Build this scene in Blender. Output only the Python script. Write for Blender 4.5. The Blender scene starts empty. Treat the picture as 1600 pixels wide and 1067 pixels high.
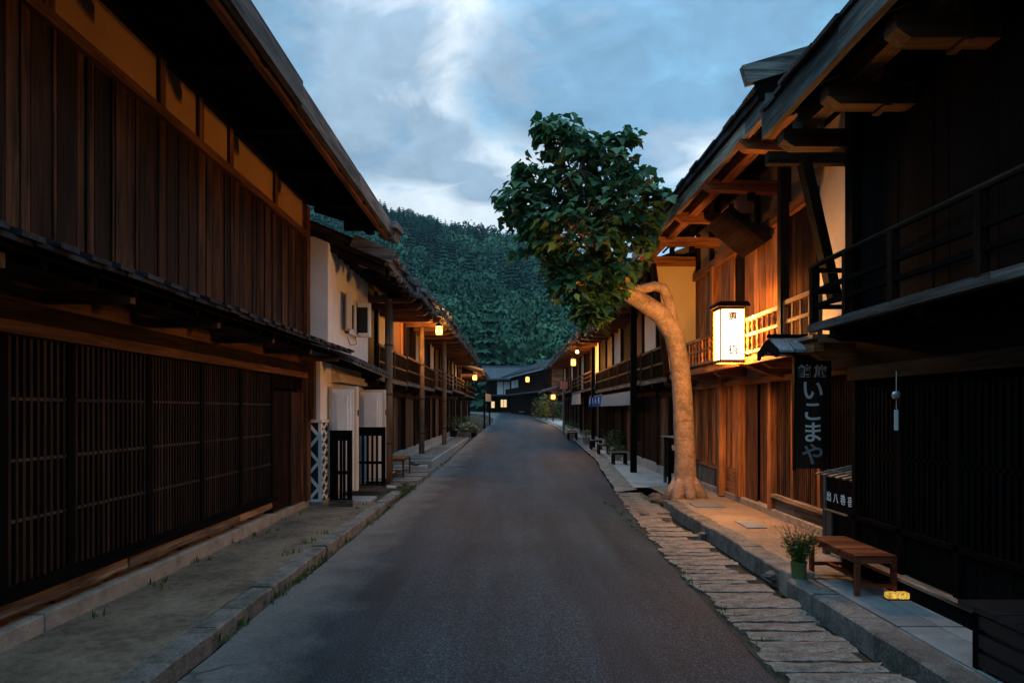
import bpy, math, random
import numpy as np
from mathutils import Vector, Matrix

random.seed(7)
RNG = np.random.default_rng(11)
S = bpy.context.scene
COL = S.collection
R = math.radians

# ------------------------------------------------------------------ camera
cam_d = bpy.data.cameras.new("camera")
cam = bpy.data.objects.new("camera", cam_d)
COL.objects.link(cam)
cam.location = (0, 0, 1.6)
cam.rotation_euler = (R(90), 0, 0)
cam_d.sensor_width = 36.0
cam_d.lens = 24.0
cam_d.shift_y = 0.0666
cam_d.clip_start = 0.05
cam_d.clip_end = 5000
S.camera = cam

# ------------------------------------------------------------------ exposure
S.view_settings.view_transform = 'Standard'
S.view_settings.look = 'None'
S.view_settings.exposure = 0.0
S.view_settings.gamma = 1.0
try:
    S.cycles.use_denoising = True
    S.cycles.max_bounces = 8
    S.cycles.diffuse_bounces = 4
    S.cycles.glossy_bounces = 3
    S.cycles.sample_clamp_indirect = 4.0
    S.cycles.caustics_reflective = False
    S.cycles.caustics_refractive = False
except Exception:
    pass

# ------------------------------------------------------------------ node helpers
class NT:
    def __init__(s, tree):
        s.t = tree; s.n = tree.nodes; s.l = tree.links
    def add(s, typ, **kw):
        nd = s.n.new(typ)
        for k, v in kw.items():
            if k == 'inp':
                for kk, vv in v.items():
                    if isinstance(vv, bpy.types.NodeSocket):
                        s.l.new(vv, nd.inputs[kk])
                    else:
                        nd.inputs[kk].default_value = vv
            else:
                setattr(nd, k, v)
        return nd
    def math(s, op, a, b=0.0, c=0.0, clamp=False):
        nd = s.n.new('ShaderNodeMath'); nd.operation = op; nd.use_clamp = clamp
        for i, v in enumerate((a, b, c)):
            if isinstance(v, bpy.types.NodeSocket): s.l.new(v, nd.inputs[i])
            else: nd.inputs[i].default_value = v
        return nd.outputs[0]
    def vmath(s, op, a, b=(0, 0, 0), out=0):
        nd = s.n.new('ShaderNodeVectorMath'); nd.operation = op
        for i, v in enumerate((a, b)):
            if isinstance(v, bpy.types.NodeSocket): s.l.new(v, nd.inputs[i])
            else: nd.inputs[i].default_value = v
        return nd.outputs[out]
    def ramp(s, fac, stops, interp='LINEAR'):
        nd = s.n.new('ShaderNodeValToRGB'); cr = nd.color_ramp; cr.interpolation = interp
        while len(cr.elements) < len(stops): cr.elements.new(0.5)
        for e, (p, c) in zip(cr.elements, stops):
            e.position = p
            e.color = (c, c, c, 1) if isinstance(c, (int, float)) else (c[0], c[1], c[2], 1)
        s.l.new(fac, nd.inputs[0])
        return nd.outputs[0]
    def mix(s, fac, a, b, blend='MIX'):
        nd = s.n.new('ShaderNodeMix'); nd.data_type = 'RGBA'; nd.blend_type = blend
        for sock, v in ((nd.inputs[0], fac), (nd.inputs[6], a), (nd.inputs[7], b)):
            if isinstance(v, bpy.types.NodeSocket): s.l.new(v, sock)
            elif sock == nd.inputs[0]: sock.default_value = v
            else: sock.default_value = (v[0], v[1], v[2], 1)
        return nd.outputs[2]
    def noise(s, vec, scale, detail=4, rough=0.55, dist=0.0):
        nd = s.n.new('ShaderNodeTexNoise')
        s.l.new(vec, nd.inputs['Vector'])
        nd.inputs['Scale'].default_value = scale
        nd.inputs['Detail'].default_value = detail
        nd.inputs['Roughness'].default_value = rough
        nd.inputs['Distortion'].default_value = dist
        return nd.outputs['Fac']

# ------------------------------------------------------------------ world: dusk sky with clouds
SUN_EL, SUN_ROT = R(82), R(180)
W = bpy.data.worlds.new("World"); S.world = W; W.use_nodes = True
w = NT(W.node_tree); w.n.clear()
w_out = w.add('ShaderNodeOutputWorld'); bg = w.add('ShaderNodeBackground')
w.l.new(bg.outputs[0], w_out.inputs[0])
sky = w.add('ShaderNodeTexSky'); sky.sky_type = 'NISHITA'
sky.sun_disc = False; sky.sun_elevation = SUN_EL; sky.sun_rotation = SUN_ROT
sky.air_density = 1.0; sky.dust_density = 0.3; sky.ozone_density = 4.0
tc = w.add('ShaderNodeTexCoord'); D = tc.outputs['Generated']
sx = w.add('ShaderNodeSeparateXYZ'); w.l.new(D, sx.inputs[0])
zz = w.math('ADD', w.math('MAXIMUM', sx.outputs[2], 0.0), 0.22)
pl = w.add('ShaderNodeCombineXYZ')
w.l.new(w.math('DIVIDE', sx.outputs[0], zz), pl.inputs[0])
w.l.new(w.math('DIVIDE', sx.outputs[1], zz), pl.inputs[1])
P = pl.outputs[0]
rot = w.add('ShaderNodeMapping'); w.l.new(D, rot.inputs[0])
rot.inputs['Rotation'].default_value = (0, R(-18), R(10)); rot.inputs['Scale'].default_value = (1.0, 1.0, 1.7)
rot.inputs['Location'].default_value = (2.3, 0.7, 0.4)
n1 = w.noise(rot.outputs[0], 2.6, 6, 0.52, 0.35)
n2 = w.noise(rot.outputs[0], 7.0, 9, 0.60, 0.5)
n3 = w.noise(P, 1.3, 5, 0.5, 0.2)
def blob(px, py, wd, ht):
    d = Vector(((px - 800) / 1067, 1, (640 - py) / 1067)).normalized()
    df = w.vmath('SUBTRACT', D, tuple(d))
    sc = w.vmath('MULTIPLY', df, (1067 / wd, 700 / wd, 1067 / ht))
    ln = w.vmath('LENGTH', sc, out=1)
    return w.math('SUBTRACT', 1.0, ln, clamp=True)
def union(*a):
    r = a[0]
    for b in a[1:]: r = w.math('MAXIMUM', r, b)
    return r
puff = w.math('MULTIPLY_ADD', n2, 1.7, -0.82)
white = union(blob(630, 70, 200, 190), blob(735, 265, 190, 95), blob(570, 150, 120, 120), blob(700, 335, 260, 60), blob(1095, 240, 110, 60))
white = w.ramp(w.math('ADD', white, puff), [(0.24, 0.0), (0.54, 1.0)])
veil = union(blob(470, 130, 420, 420), blob(640, 300, 420, 160), blob(950, 330, 500, 130))
veil = w.ramp(w.math('ADD', veil, w.math('MULTIPLY_ADD', n1, 1.3, -0.65)), [(0.12, 0.0), (0.75, 1.0)])
dark = union(blob(880, 125, 230, 105), blob(1085, 168, 200, 70), blob(620, 222, 200, 60), blob(1140, 40, 190, 90), blob(500, 95, 230, 120), blob(560, 180, 160, 60), blob(690, 268, 110, 30), blob(760, 300, 90, 30), blob(1000, 250, 120, 40), blob(930, 40, 150, 40))
dark = w.ramp(w.math('ADD', dark, w.math('MULTIPLY', puff, 0.9)), [(0.14, 0.0), (0.52, 1.0)])
SKYGAIN = 0.05
base = w.mix(1.0, sky.outputs[0], (SKYGAIN, SKYGAIN, SKYGAIN), 'MULTIPLY')
base = w.mix(0.85, base, (0.22, 0.49, 0.73))
amb = w.ramp(n3, [(0.40, 0.0), (0.65, 0.55)])
col = w.mix(amb, base, (0.29, 0.47, 0.63))
col = w.mix(w.math('MULTIPLY', veil, 0.6), col, (0.38, 0.56, 0.70))
col = w.mix(w.math('MULTIPLY', white, 0.66), col, (0.78, 0.82, 0.85))
col = w.mix(w.math('MULTIPLY', dark, 0.72), col, (0.155, 0.285, 0.43))
tex = w.math('ADD', w.math('MULTIPLY', w.noise(rot.outputs[0], 4.2, 8, 0.6, 0.6), .6), w.math('MULTIPLY', w.noise(rot.outputs[0], 13.0, 6, 0.6, 0.4), .4))
col = w.mix(1.0, col, w.ramp(tex, [(0.34, 0.78), (0.66, 1.22)]), 'MULTIPLY')
over = w.ramp(sx.outputs[2], [(0.57, 1.0), (0.80, 1.7)])     # sky gain added overhead, out of frame, to put more light on the lane
col = w.mix(1.0, col, over, 'MULTIPLY')
w.l.new(col, bg.inputs[0])
bg.inputs[1].default_value = 1.36

sun_d = bpy.data.lights.new("sun", 'SUN'); sun_d.energy = 0.9; sun_d.angle = R(50); sun_d.color = (0.66, 0.83, 1.0)
sun = bpy.data.objects.new("sun", sun_d); COL.objects.link(sun)
sun.rotation_euler = (R(8), R(-3), 0)

# ------------------------------------------------------------------ materials
MATS = {}
def new_mat(name):
    m = bpy.data.materials.new(name); m.use_nodes = True
    t = NT(m.node_tree); b = t.n['Principled BSDF']; MATS[name] = m
    return m, t, b
def setp(b, **k):
    for kk, v in k.items():
        b.inputs[kk.replace('_', ' ')].default_value = v

def wood(name, cd, cl_, axis='z', rough=0.7, vary=0.5, gs=26.0, bump=0.5, wear=None, wearamt=0.0):
    m, t, b = new_mat(name)
    o = t.add('ShaderNodeTexCoord').outputs['Object']
    g = t.add('ShaderNodeNewGeometry'); rnd = g.outputs['Random Per Island']
    off = t.vmath('SCALE', (31.0, 17.0, 23.0)); t.n[-1].inputs['Scale'].default_value = 1.0
    sc = t.n[-1]; t.l.new(rnd, sc.inputs['Scale'])
    v = t.vmath('ADD', o, off)
    mp = t.add('ShaderNodeMapping'); t.l.new(v, mp.inputs[0])
    s = [1.0, 1.0, 1.0]; s['xyz'.index(axis)] = 0.055
    mp.inputs['Scale'].default_value = s
    gr = t.noise(mp.outputs[0], gs, 6, 0.62, 0.6)
    st = t.noise(v, 1.7, 4, 0.6)
    mp2 = t.add('ShaderNodeMapping'); t.l.new(v, mp2.inputs[0])
    s2 = [1.0, 1.0, 1.0]; s2['xyz'.index(axis)] = 0.15
    mp2.inputs['Scale'].default_value = s2
    st2 = t.noise(mp2.outputs[0], 5.0, 3, 0.55)
    c = t.ramp(t.math('ADD', t.math('MULTIPLY', gr, 0.6), t.math('MULTIPLY', st2, 0.4)), [(0.40, cd), (0.60, cl_)])
    k = t.math('MULTIPLY_ADD', rnd, vary * 1.5, 1.0 - vary * 0.75)
    k = t.math('MULTIPLY', k, t.ramp(st, [(0.3, 0.65), (0.7, 1.2)]))
    kk = t.add('ShaderNodeCombineColor'); 
    for i in range(3): t.l.new(k, kk.inputs[i])
    c = t.mix(1.0, c, kk.outputs[0], 'MULTIPLY')
    if wear:
        wn = t.noise(mp.outputs[0], gs * 0.6, 5, 0.7, 0.4)
        wf = t.math('MULTIPLY', t.ramp(wn, [(0.5, 0.0), (0.62, 1.0)]), wearamt)
        c = t.mix(wf, c, wear)
    t.l.new(c, b.inputs['Base Color'])
    setp(b, Roughness=rough)
    b.inputs['Specular IOR Level'].default_value = 0.03 if 'black' in name or 'dark' in name else 0.14
    bp = t.add('ShaderNodeBump', inp={'Strength': bump, 'Distance': 0.004, 'Height': gr})
    t.l.new(bp.outputs[0], b.inputs['Normal'])
    return m

def stone(name, c1, c2, scale=6.0, rough=0.85, bump=0.6, speck=0.25, moss=0.0, mosscol=(0.03, 0.05, 0.02), vary=0.3):
    m, t, b = new_mat(name)
    o = t.add('ShaderNodeTexCoord').outputs['Object']
    g = t.add('ShaderNodeNewGeometry'); rnd = g.outputs['Random Per Island']
    a = t.noise(o, scale, 7, 0.65)
    f = t.noise(o, scale * 12, 5, 0.78)
    c = t.ramp(a, [(0.32, c1), (0.68, c2)])
    k = t.math('MULTIPLY', t.math('MULTIPLY_ADD', rnd, vary, 1 - vary / 2), t.ramp(f, [(0.3, 1 - speck), (0.7, 1 + speck)]))
    kk = t.add('ShaderNodeCombineColor')
    for i in range(3): t.l.new(k, kk.inputs[i])
    c = t.mix(1.0, c, kk.outputs[0], 'MULTIPLY')
    if moss:
        mn = t.noise(o, scale * 0.8, 6, 0.7, 0.5)
        c = t.mix(t.math('MULTIPLY', t.ramp(mn, [(0.52, 0), (0.66, 1)]), moss), c, mosscol)
    t.l.new(c, b.inputs['Base Color']); setp(b, Roughness=rough)
    b.inputs['Specular IOR Level'].default_value = 0.3
    h = t.math('ADD', t.math('MULTIPLY', a, 1.0), t.math('MULTIPLY', f, 0.25))
    bp = t.add('ShaderNodeBump', inp={'Strength': bump, 'Distance': 0.012, 'Height': h})
    t.l.new(bp.outputs[0], b.inputs['Normal'])
    return m

def plain(name, c, rough=0.6, metal=0.0, vary=0.12, scale=9.0):
    m, t, b = new_mat(name)
    o = t.add('ShaderNodeTexCoord').outputs['Object']
    a = t.noise(o, scale, 5, 0.6)
    cc = t.ramp(a, [(0.3, tuple(x * (1 - vary) for x in c)), (0.7, tuple(min(1, x * (1 + vary)) for x in c))])
    t.l.new(cc, b.inputs['Base Color']); setp(b, Roughness=rough, Metallic=metal)
    bp = t.add('ShaderNodeBump', inp={'Strength': 0.2, 'Distance': 0.003, 'Height': a})
    t.l.new(bp.outputs[0], b.inputs['Normal'])
    return m

def emit(name, c, s):
    m, t, b = new_mat(name)
    t.n.remove(b)
    e = t.add('ShaderNodeEmission', inp={'Color': (c[0], c[1], c[2], 1), 'Strength': s})
    t.l.new(e.outputs[0], t.n['Material Output'].inputs[0])
    return m

wood('wood_dark_v', (0.006, 0.0032, 0.002), (0.026, 0.013, 0.008), 'z')
wood('wood_dark_y', (0.010, 0.006, 0.004), (0.036, 0.021, 0.013), 'y')
wood('wood_dark_x', (0.010, 0.006, 0.004), (0.036, 0.021, 0.013), 'x')
wood('wood_black_v', (0.0018, 0.0017, 0.0018), (0.0065, 0.0055, 0.005), 'z', vary=0.4, rough=0.85)
wood('wood_black_y', (0.0018, 0.0017, 0.0018), (0.0065, 0.0055, 0.005), 'y', vary=0.4, rough=0.85)
wood('wood_plank_v', (0.006, 0.003, 0.002), (0.070, 0.032, 0.016), 'z', vary=1.2, gs=22, bump=0.9)
wood('wood_brown_v', (0.050, 0.020, 0.009), (0.17, 0.078, 0.036), 'z', vary=0.6)
wood('wood_brown_y', (0.050, 0.020, 0.009), (0.17, 0.078, 0.036), 'y', vary=0.6)
wood('wood_brown_x', (0.050, 0.020, 0.009), (0.17, 0.078, 0.036), 'x', vary=0.6)
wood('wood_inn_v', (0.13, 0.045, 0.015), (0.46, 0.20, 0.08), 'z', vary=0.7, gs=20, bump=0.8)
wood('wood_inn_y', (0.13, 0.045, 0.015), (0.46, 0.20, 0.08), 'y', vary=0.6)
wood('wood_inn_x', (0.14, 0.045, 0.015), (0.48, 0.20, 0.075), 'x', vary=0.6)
wood('wood_pale_y', (0.16, 0.10, 0.065), (0.36, 0.26, 0.18), 'y', vary=0.4)
wood('wood_grey_y', (0.035, 0.030, 0.026), (0.16, 0.145, 0.13), 'y', vary=0.5, bump=1.0, wear=(0.02, 0.016, 0.013), wearamt=0.7)
wood('wood_grey_x', (0.05, 0.045, 0.04), (0.24, 0.225, 0.20), 'x', vary=0.5, bump=1.0, wear=(0.02, 0.016, 0.013), wearamt=0.7)
wood('wood_grey_v', (0.04, 0.035, 0.03), (0.17, 0.15, 0.13), 'z', vary=0.5, bump=1.0)
wood('wood_lattice_v', (0.006, 0.003, 0.002), (0.034, 0.015, 0.008), 'z', vary=1.1)
wood('wood_rail_y', (0.02, 0.014, 0.010), (0.085, 0.062, 0.048), 'y', vary=0.5)
wood('wood_sill_y', (0.16, 0.10, 0.065), (0.46, 0.35, 0.26), 'y', vary=0.5, bump=1.0, wear=(0.035, 0.025, 0.018), wearamt=0.8)
wood('bench_red', (0.085, 0.020, 0.009), (0.22, 0.065, 0.028), 'x', vary=0.7, rough=0.5)
wood('bamboo_pole', (0.11, 0.068, 0.042), (0.28, 0.19, 0.125), 'z', vary=0.3, rough=0.5)
wood('roof_board', (0.012, 0.012, 0.013), (0.045, 0.045, 0.05), 'x', vary=0.7, rough=0.8, bump=1.0)
stone('roof_tile', (0.030, 0.035, 0.042), (0.10, 0.11, 0.125), 9.0, rough=0.55, bump=0.3, vary=0.6)
plain('plaster_white', (0.84, 0.82, 0.80), 0.9, vary=0.09, scale=2.6)
plain('plaster_cream', (0.62, 0.52, 0.40), 0.9, vary=0.10, scale=2.0)
plain('plaster_yellow', (0.86, 0.64, 0.26), 0.9, vary=0.06, scale=2.0)
plain('plaster_ochre', (0.34, 0.19, 0.065), 0.92, vary=0.14, scale=1.6)
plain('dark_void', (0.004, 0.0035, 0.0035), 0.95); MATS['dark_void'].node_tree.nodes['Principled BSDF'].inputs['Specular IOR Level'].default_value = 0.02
plain('paper_white', (0.75, 0.73, 0.70), 0.8, vary=0.03)
plain('iron_black', (0.012, 0.012, 0.013), 0.5, vary=0.3)
plain('lacquer_black', (0.010, 0.010, 0.012), 0.4, vary=0.5, scale=14)
plain('chalk_white', (0.88, 0.86, 0.83), 0.85, vary=0.08, scale=30)
plain('ink_black', (0.01, 0.008, 0.006), 0.8)
plain('pot_green', (0.13, 0.19, 0.06), 0.45)
plain('pot_white', (0.50, 0.48, 0.44), 0.5)
plain('cloth_blue', (0.015, 0.075, 0.22), 0.85)
plain('cloth_grey', (0.26, 0.27, 0.27), 0.9, vary=0.2, scale=25)
plain('cloth_dark', (0.02, 0.022, 0.026), 0.9)
plain('metal_grey', (0.10, 0.13, 0.15), 0.45, metal=0.3, vary=0.2)
plain('soil', (0.03, 0.02, 0.012), 0.95, vary=0.4)
stone('plinth_stone', (0.20, 0.17, 0.14), (0.40, 0.35, 0.29), 5.0, bump=0.5)
stone('kerb_stone', (0.075, 0.075, 0.07), (0.22, 0.205, 0.185), 5.0, bump=1.6, speck=0.7, moss=0.75)
stone('slab_stone', (0.075, 0.066, 0.057), (0.25, 0.222, 0.19), 4.0, bump=1.6, speck=0.75, moss=0.45, vary=0.7, mosscol=(0.05, 0.045, 0.03))
stone('slate_stone', (0.13, 0.155, 0.165), (0.24, 0.27, 0.275), 3.0, bump=0.4, speck=0.15, vary=0.5)
stone('pale_concrete', (0.24, 0.23, 0.21), (0.40, 0.38, 0.345), 2.2, bump=0.4, speck=0.15)
stone('rock', (0.05, 0.045, 0.04), (0.17, 0.15, 0.13), 6.0, bump=1.0)

def ground_mats():
    # asphalt
    m, t, b = new_mat('asphalt')
    o = t.add('ShaderNodeTexCoord').outputs['Object']
    f = t.noise(o, 75, 6, 0.85); a = t.noise(o, 0.55, 5, 0.6); s2 = t.noise(o, 30, 4, 0.7)
    c = t.ramp(f, [(0.34, (0.0034, 0.0056, 0.0072)), (0.50, (0.0125, 0.0210, 0.0270)), (0.68, (0.11, 0.155, 0.19))])
    mp = t.add('ShaderNodeMapping'); t.l.new(o, mp.inputs[0]); mp.inputs['Scale'].default_value = (1.6, 0.13, 1)
    trk = t.noise(mp.outputs[0], 1.4, 5, 0.6)
    k = t.math('MULTIPLY', t.ramp(a, [(0.3, 0.75), (0.7, 1.25)]), t.ramp(trk, [(0.35, 0.7), (0.65, 1.3)]))
    kk = t.add('ShaderNodeCombineColor')
    for i in range(3): t.l.new(k, kk.inputs[i])
    c = t.mix(1.0, c, kk.outputs[0], 'MULTIPLY')
    # dusty pale edge on the left-hand side of the lane
    xs = t.add('ShaderNodeSeparateXYZ'); t.l.new(o, xs.inputs[0])
    e = t.math('ADD', xs.outputs[0], t.math('MULTIPLY', t.noise(o, 1.3, 5, 0.65), 1.1))
    ed = t.ramp(t.math('MULTIPLY_ADD', e, -1.3, -0.95, clamp=True), [(0.0, 0.0), (0.75, 0.75)])
    c = t.mix(ed, c, t.ramp(s2, [(0.3, (0.12, 0.118, 0.11)), (0.7, (0.22, 0.21, 0.195))]))
    # thin cracks and repaired seams
    v = t.add('ShaderNodeTexVoronoi', feature='DISTANCE_TO_EDGE')
    dv = t.vmath('ADD', o, t.vmath('SCALE', t.add('ShaderNodeTexNoise', inp={'Vector': o, 'Scale': 2.0}).outputs['Color'])); 
    t.l.new(dv, v.inputs['Vector']); v.inputs['Scale'].default_value = 0.35
    cr = t.math('MULTIPLY', t.ramp(v.outputs['Distance'], [(0.0, 1.0), (0.006, 0.0)]), t.ramp(a, [(0.5, 0.0), (0.6, 0.7)]))
    c = t.mix(cr, c, (0.008, 0.008, 0.009))
    t.l.new(c, b.inputs['Base Color']); setp(b, Roughness=0.7)
    b.inputs['Specular IOR Level'].default_value = 0.12
    h = t.math('ADD', f, t.math('MULTIPLY', s2, 0.6))
    t.l.new(t.add('ShaderNodeBump', inp={'Strength': 0.7, 'Distance': 0.006, 'Height': h}).outputs[0], b.inputs['Normal'])
    # sandy earth
    for nm, c1, c2 in (('sand_earth', (0.075, 0.058, 0.040), (0.27, 0.215, 0.155)), ('dirt_floor', (0.20, 0.14, 0.09), (0.40, 0.30, 0.21)), ('dark_earth', (0.02, 0.018, 0.013), (0.06, 0.05, 0.035))):
        m, t, b = new_mat(nm)
        o = t.add('ShaderNodeTexCoord').outputs['Object']
        a = t.noise(o, 1.6, 7, 0.68); f = t.noise(o, 120, 3, 0.8); g2 = t.noise(o, 14, 5, 0.7)
        c = t.ramp(t.math('ADD', t.math('MULTIPLY', a, 0.6), t.math('MULTIPLY', g2, 0.4)), [(0.36, c1), (0.64, c2)])
        c = t.mix(0.8, c, t.ramp(f, [(0.3, 0.45), (0.7, 1.5)]), 'MULTIPLY')
        v = t.add('ShaderNodeTexVoronoi'); t.l.new(o, v.inputs['Vector']); v.inputs['Scale'].default_value = 26
        deb = t.math('MULTIPLY', t.ramp(v.outputs['Distance'], [(0.10, 1), (0.16, 0)]), t.ramp(g2, [(0.52, 0.0), (0.6, 0.8)]))
        c = t.mix(deb, c, tuple(x * 0.35 for x in c1))
        t.l.new(c, b.inputs['Base Color']); setp(b, Roughness=0.95)
        b.inputs['Specular IOR Level'].default_value = 0.15
        h = t.math('ADD', t.math('MULTIPLY', f, 0.3), t.math('ADD', a, g2))
        t.l.new(t.add('ShaderNodeBump', inp={'Strength': 0.7, 'Distance': 0.012, 'Height': h}).outputs[0], b.inputs['Normal'])
ground_mats()

def leafmat(name, c1, c2, trans=0.25, attr=None, rough=0.5):
    m, t, b = new_mat(name)
    if attr:
        f = t.add('ShaderNodeAttribute', attribute_name=attr).outputs['Fac']
    else:
        f = t.add('ShaderNodeNewGeometry').outputs['Random Per Island']
    c = t.ramp(f, [(0.0, c1), (1.0, c2)]) if not isinstance(c1, list) else t.ramp(f, c1)
    t.l.new(c, b.inputs['Base Color']); setp(b, Roughness=rough)
    b.inputs['Specular IOR Level'].default_value = 0.3
    if trans:
        tr = t.add('ShaderNodeBsdfTranslucent'); t.l.new(c, tr.inputs[0])
        mx = t.add('ShaderNodeMixShader'); mx.inputs[0].default_value = trans
        t.l.new(b.outputs[0], mx.inputs[1]); t.l.new(tr.outputs[0], mx.inputs[2])
        t.l.new(mx.outputs[0], t.n['Material Output'].inputs[0])
    return m
leafmat('broad_leaf', [(0.0, (0.020, 0.070, 0.030)), (0.6, (0.050, 0.145, 0.055)), (0.92, (0.075, 0.17, 0.050)), (0.96, (0.15, 0.14, 0.04)), (1.0, (0.18, 0.14, 0.05))], None, 0.22)
leafmat('grass_blade', (0.03, 0.07, 0.015), (0.09, 0.15, 0.03), 0.3)
leafmat('shrub_leaf', (0.02, 0.055, 0.02), (0.06, 0.13, 0.03), 0.25)
leafmat('yellow_leaf', (0.12, 0.14, 0.03), (0.30, 0.25, 0.05), 0.25)
leafmat('petal_pink', (0.35, 0.06, 0.12), (0.55, 0.15, 0.22), 0.25)
leafmat('stem_leaf', (0.08, 0.14, 0.035), (0.22, 0.27, 0.08), 0.25)
leafmat('forest_leaf', [(0.0, (0.014, 0.050, 0.033)), (0.45, (0.030, 0.094, 0.056)), (0.75, (0.052, 0.138, 0.072)), (1.0, (0.085, 0.18, 0.085))], None, 0.0, attr='tint', rough=0.9)

def barkmat():
    m, t, b = new_mat('bark')
    o = t.add('ShaderNodeTexCoord').outputs['Object']
    mp = t.add('ShaderNodeMapping'); t.l.new(o, mp.inputs[0]); mp.inputs['Scale'].default_value = (1, 1, 1.6)
    a = t.noise(mp.outputs[0], 3.5, 6, 0.65); f = t.noise(mp.outputs[0], 60, 3, 0.7)
    v = t.add('ShaderNodeTexVoronoi'); t.l.new(mp.outputs[0], v.inputs['Vector']); v.inputs['Scale'].default_value = 38
    c = t.ramp(t.math('ADD', t.math('MULTIPLY', a, .55), t.math('MULTIPLY', t.noise(mp.outputs[0], 22, 5, .75), .45)), [(0.38, (0.16, 0.10, 0.068)), (0.62, (0.48, 0.345, 0.25))])
    c = t.mix(t.math('MULTIPLY', t.ramp(v.outputs['Distance'], [(0.1, 1), (0.25, 0)]), 0.5), c, (0.09, 0.07, 0.05))
    mo = t.ramp(t.noise(o, 2.2, 6, 0.7), [(0.52, 0.0), (0.66, 0.7)])
    c = t.mix(mo, c, (0.10, 0.085, 0.045))
    t.l.new(c, b.inputs['Base Color']); setp(b, Roughness=0.85)
    h = t.math('ADD', a, t.math('MULTIPLY', f, 0.5))
    t.l.new(t.add('ShaderNodeBump', inp={'Strength': 1.0, 'Distance': 0.014, 'Height': h}).outputs[0], b.inputs['Normal'])
barkmat()

# light-giving materials (lamps and lit windows only)
def lamp_paper(name, c, s, tr=0.55):
    m, t, b = new_mat(name); t.n.remove(b)
    e = t.add('ShaderNodeEmission', inp={'Color': (c[0], c[1], c[2], 1), 'Strength': s})
    tp = t.add('ShaderNodeBsdfTransparent'); mx = t.add('ShaderNodeMixShader', inp={0: 1 - tr})
    t.l.new(tp.outputs[0], mx.inputs[1]); t.l.new(e.outputs[0], mx.inputs[2]); t.l.new(mx.outputs[0], t.n['Material Output'].inputs[0])
lamp_paper('lantern_paper', (1.0, 0.74, 0.42), 7.0)
lamp_paper('lamp_glow', (1.0, 0.44, 0.085), 5.0)
WARM = (1.0, 0.41, 0.085)
def bulb(parent, loc, watts, radius):
    d = bpy.data.lights.new('bulb', 'POINT'); d.energy = watts; d.color = WARM; d.shadow_soft_size = radius
    o = bpy.data.objects.new('bulb_light', d); COL.objects.link(o); o.parent = parent; o.location = Vector(loc) - ORG[parent.name]
emit('window_glow', (1.0, 0.70, 0.36), 0.95)
def glass_glow():
    m, t, b = new_mat('glass_glow'); t.n.remove(b)
    o = t.add('ShaderNodeTexCoord').outputs['Object']; a = t.noise(o, 38, 3, 0.6)
    e = t.add('ShaderNodeEmission', inp={'Color': (1.0, 0.58, 0.09, 1)}); t.l.new(t.ramp(a, [(0.35, 0.25), (0.65, 1.0)]), e.inputs['Strength'])
    t.l.new(e.outputs[0], t.n['Material Output'].inputs[0])
glass_glow()
emit('bulb_small', (1.0, 0.55, 0.18), 14.0)

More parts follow.
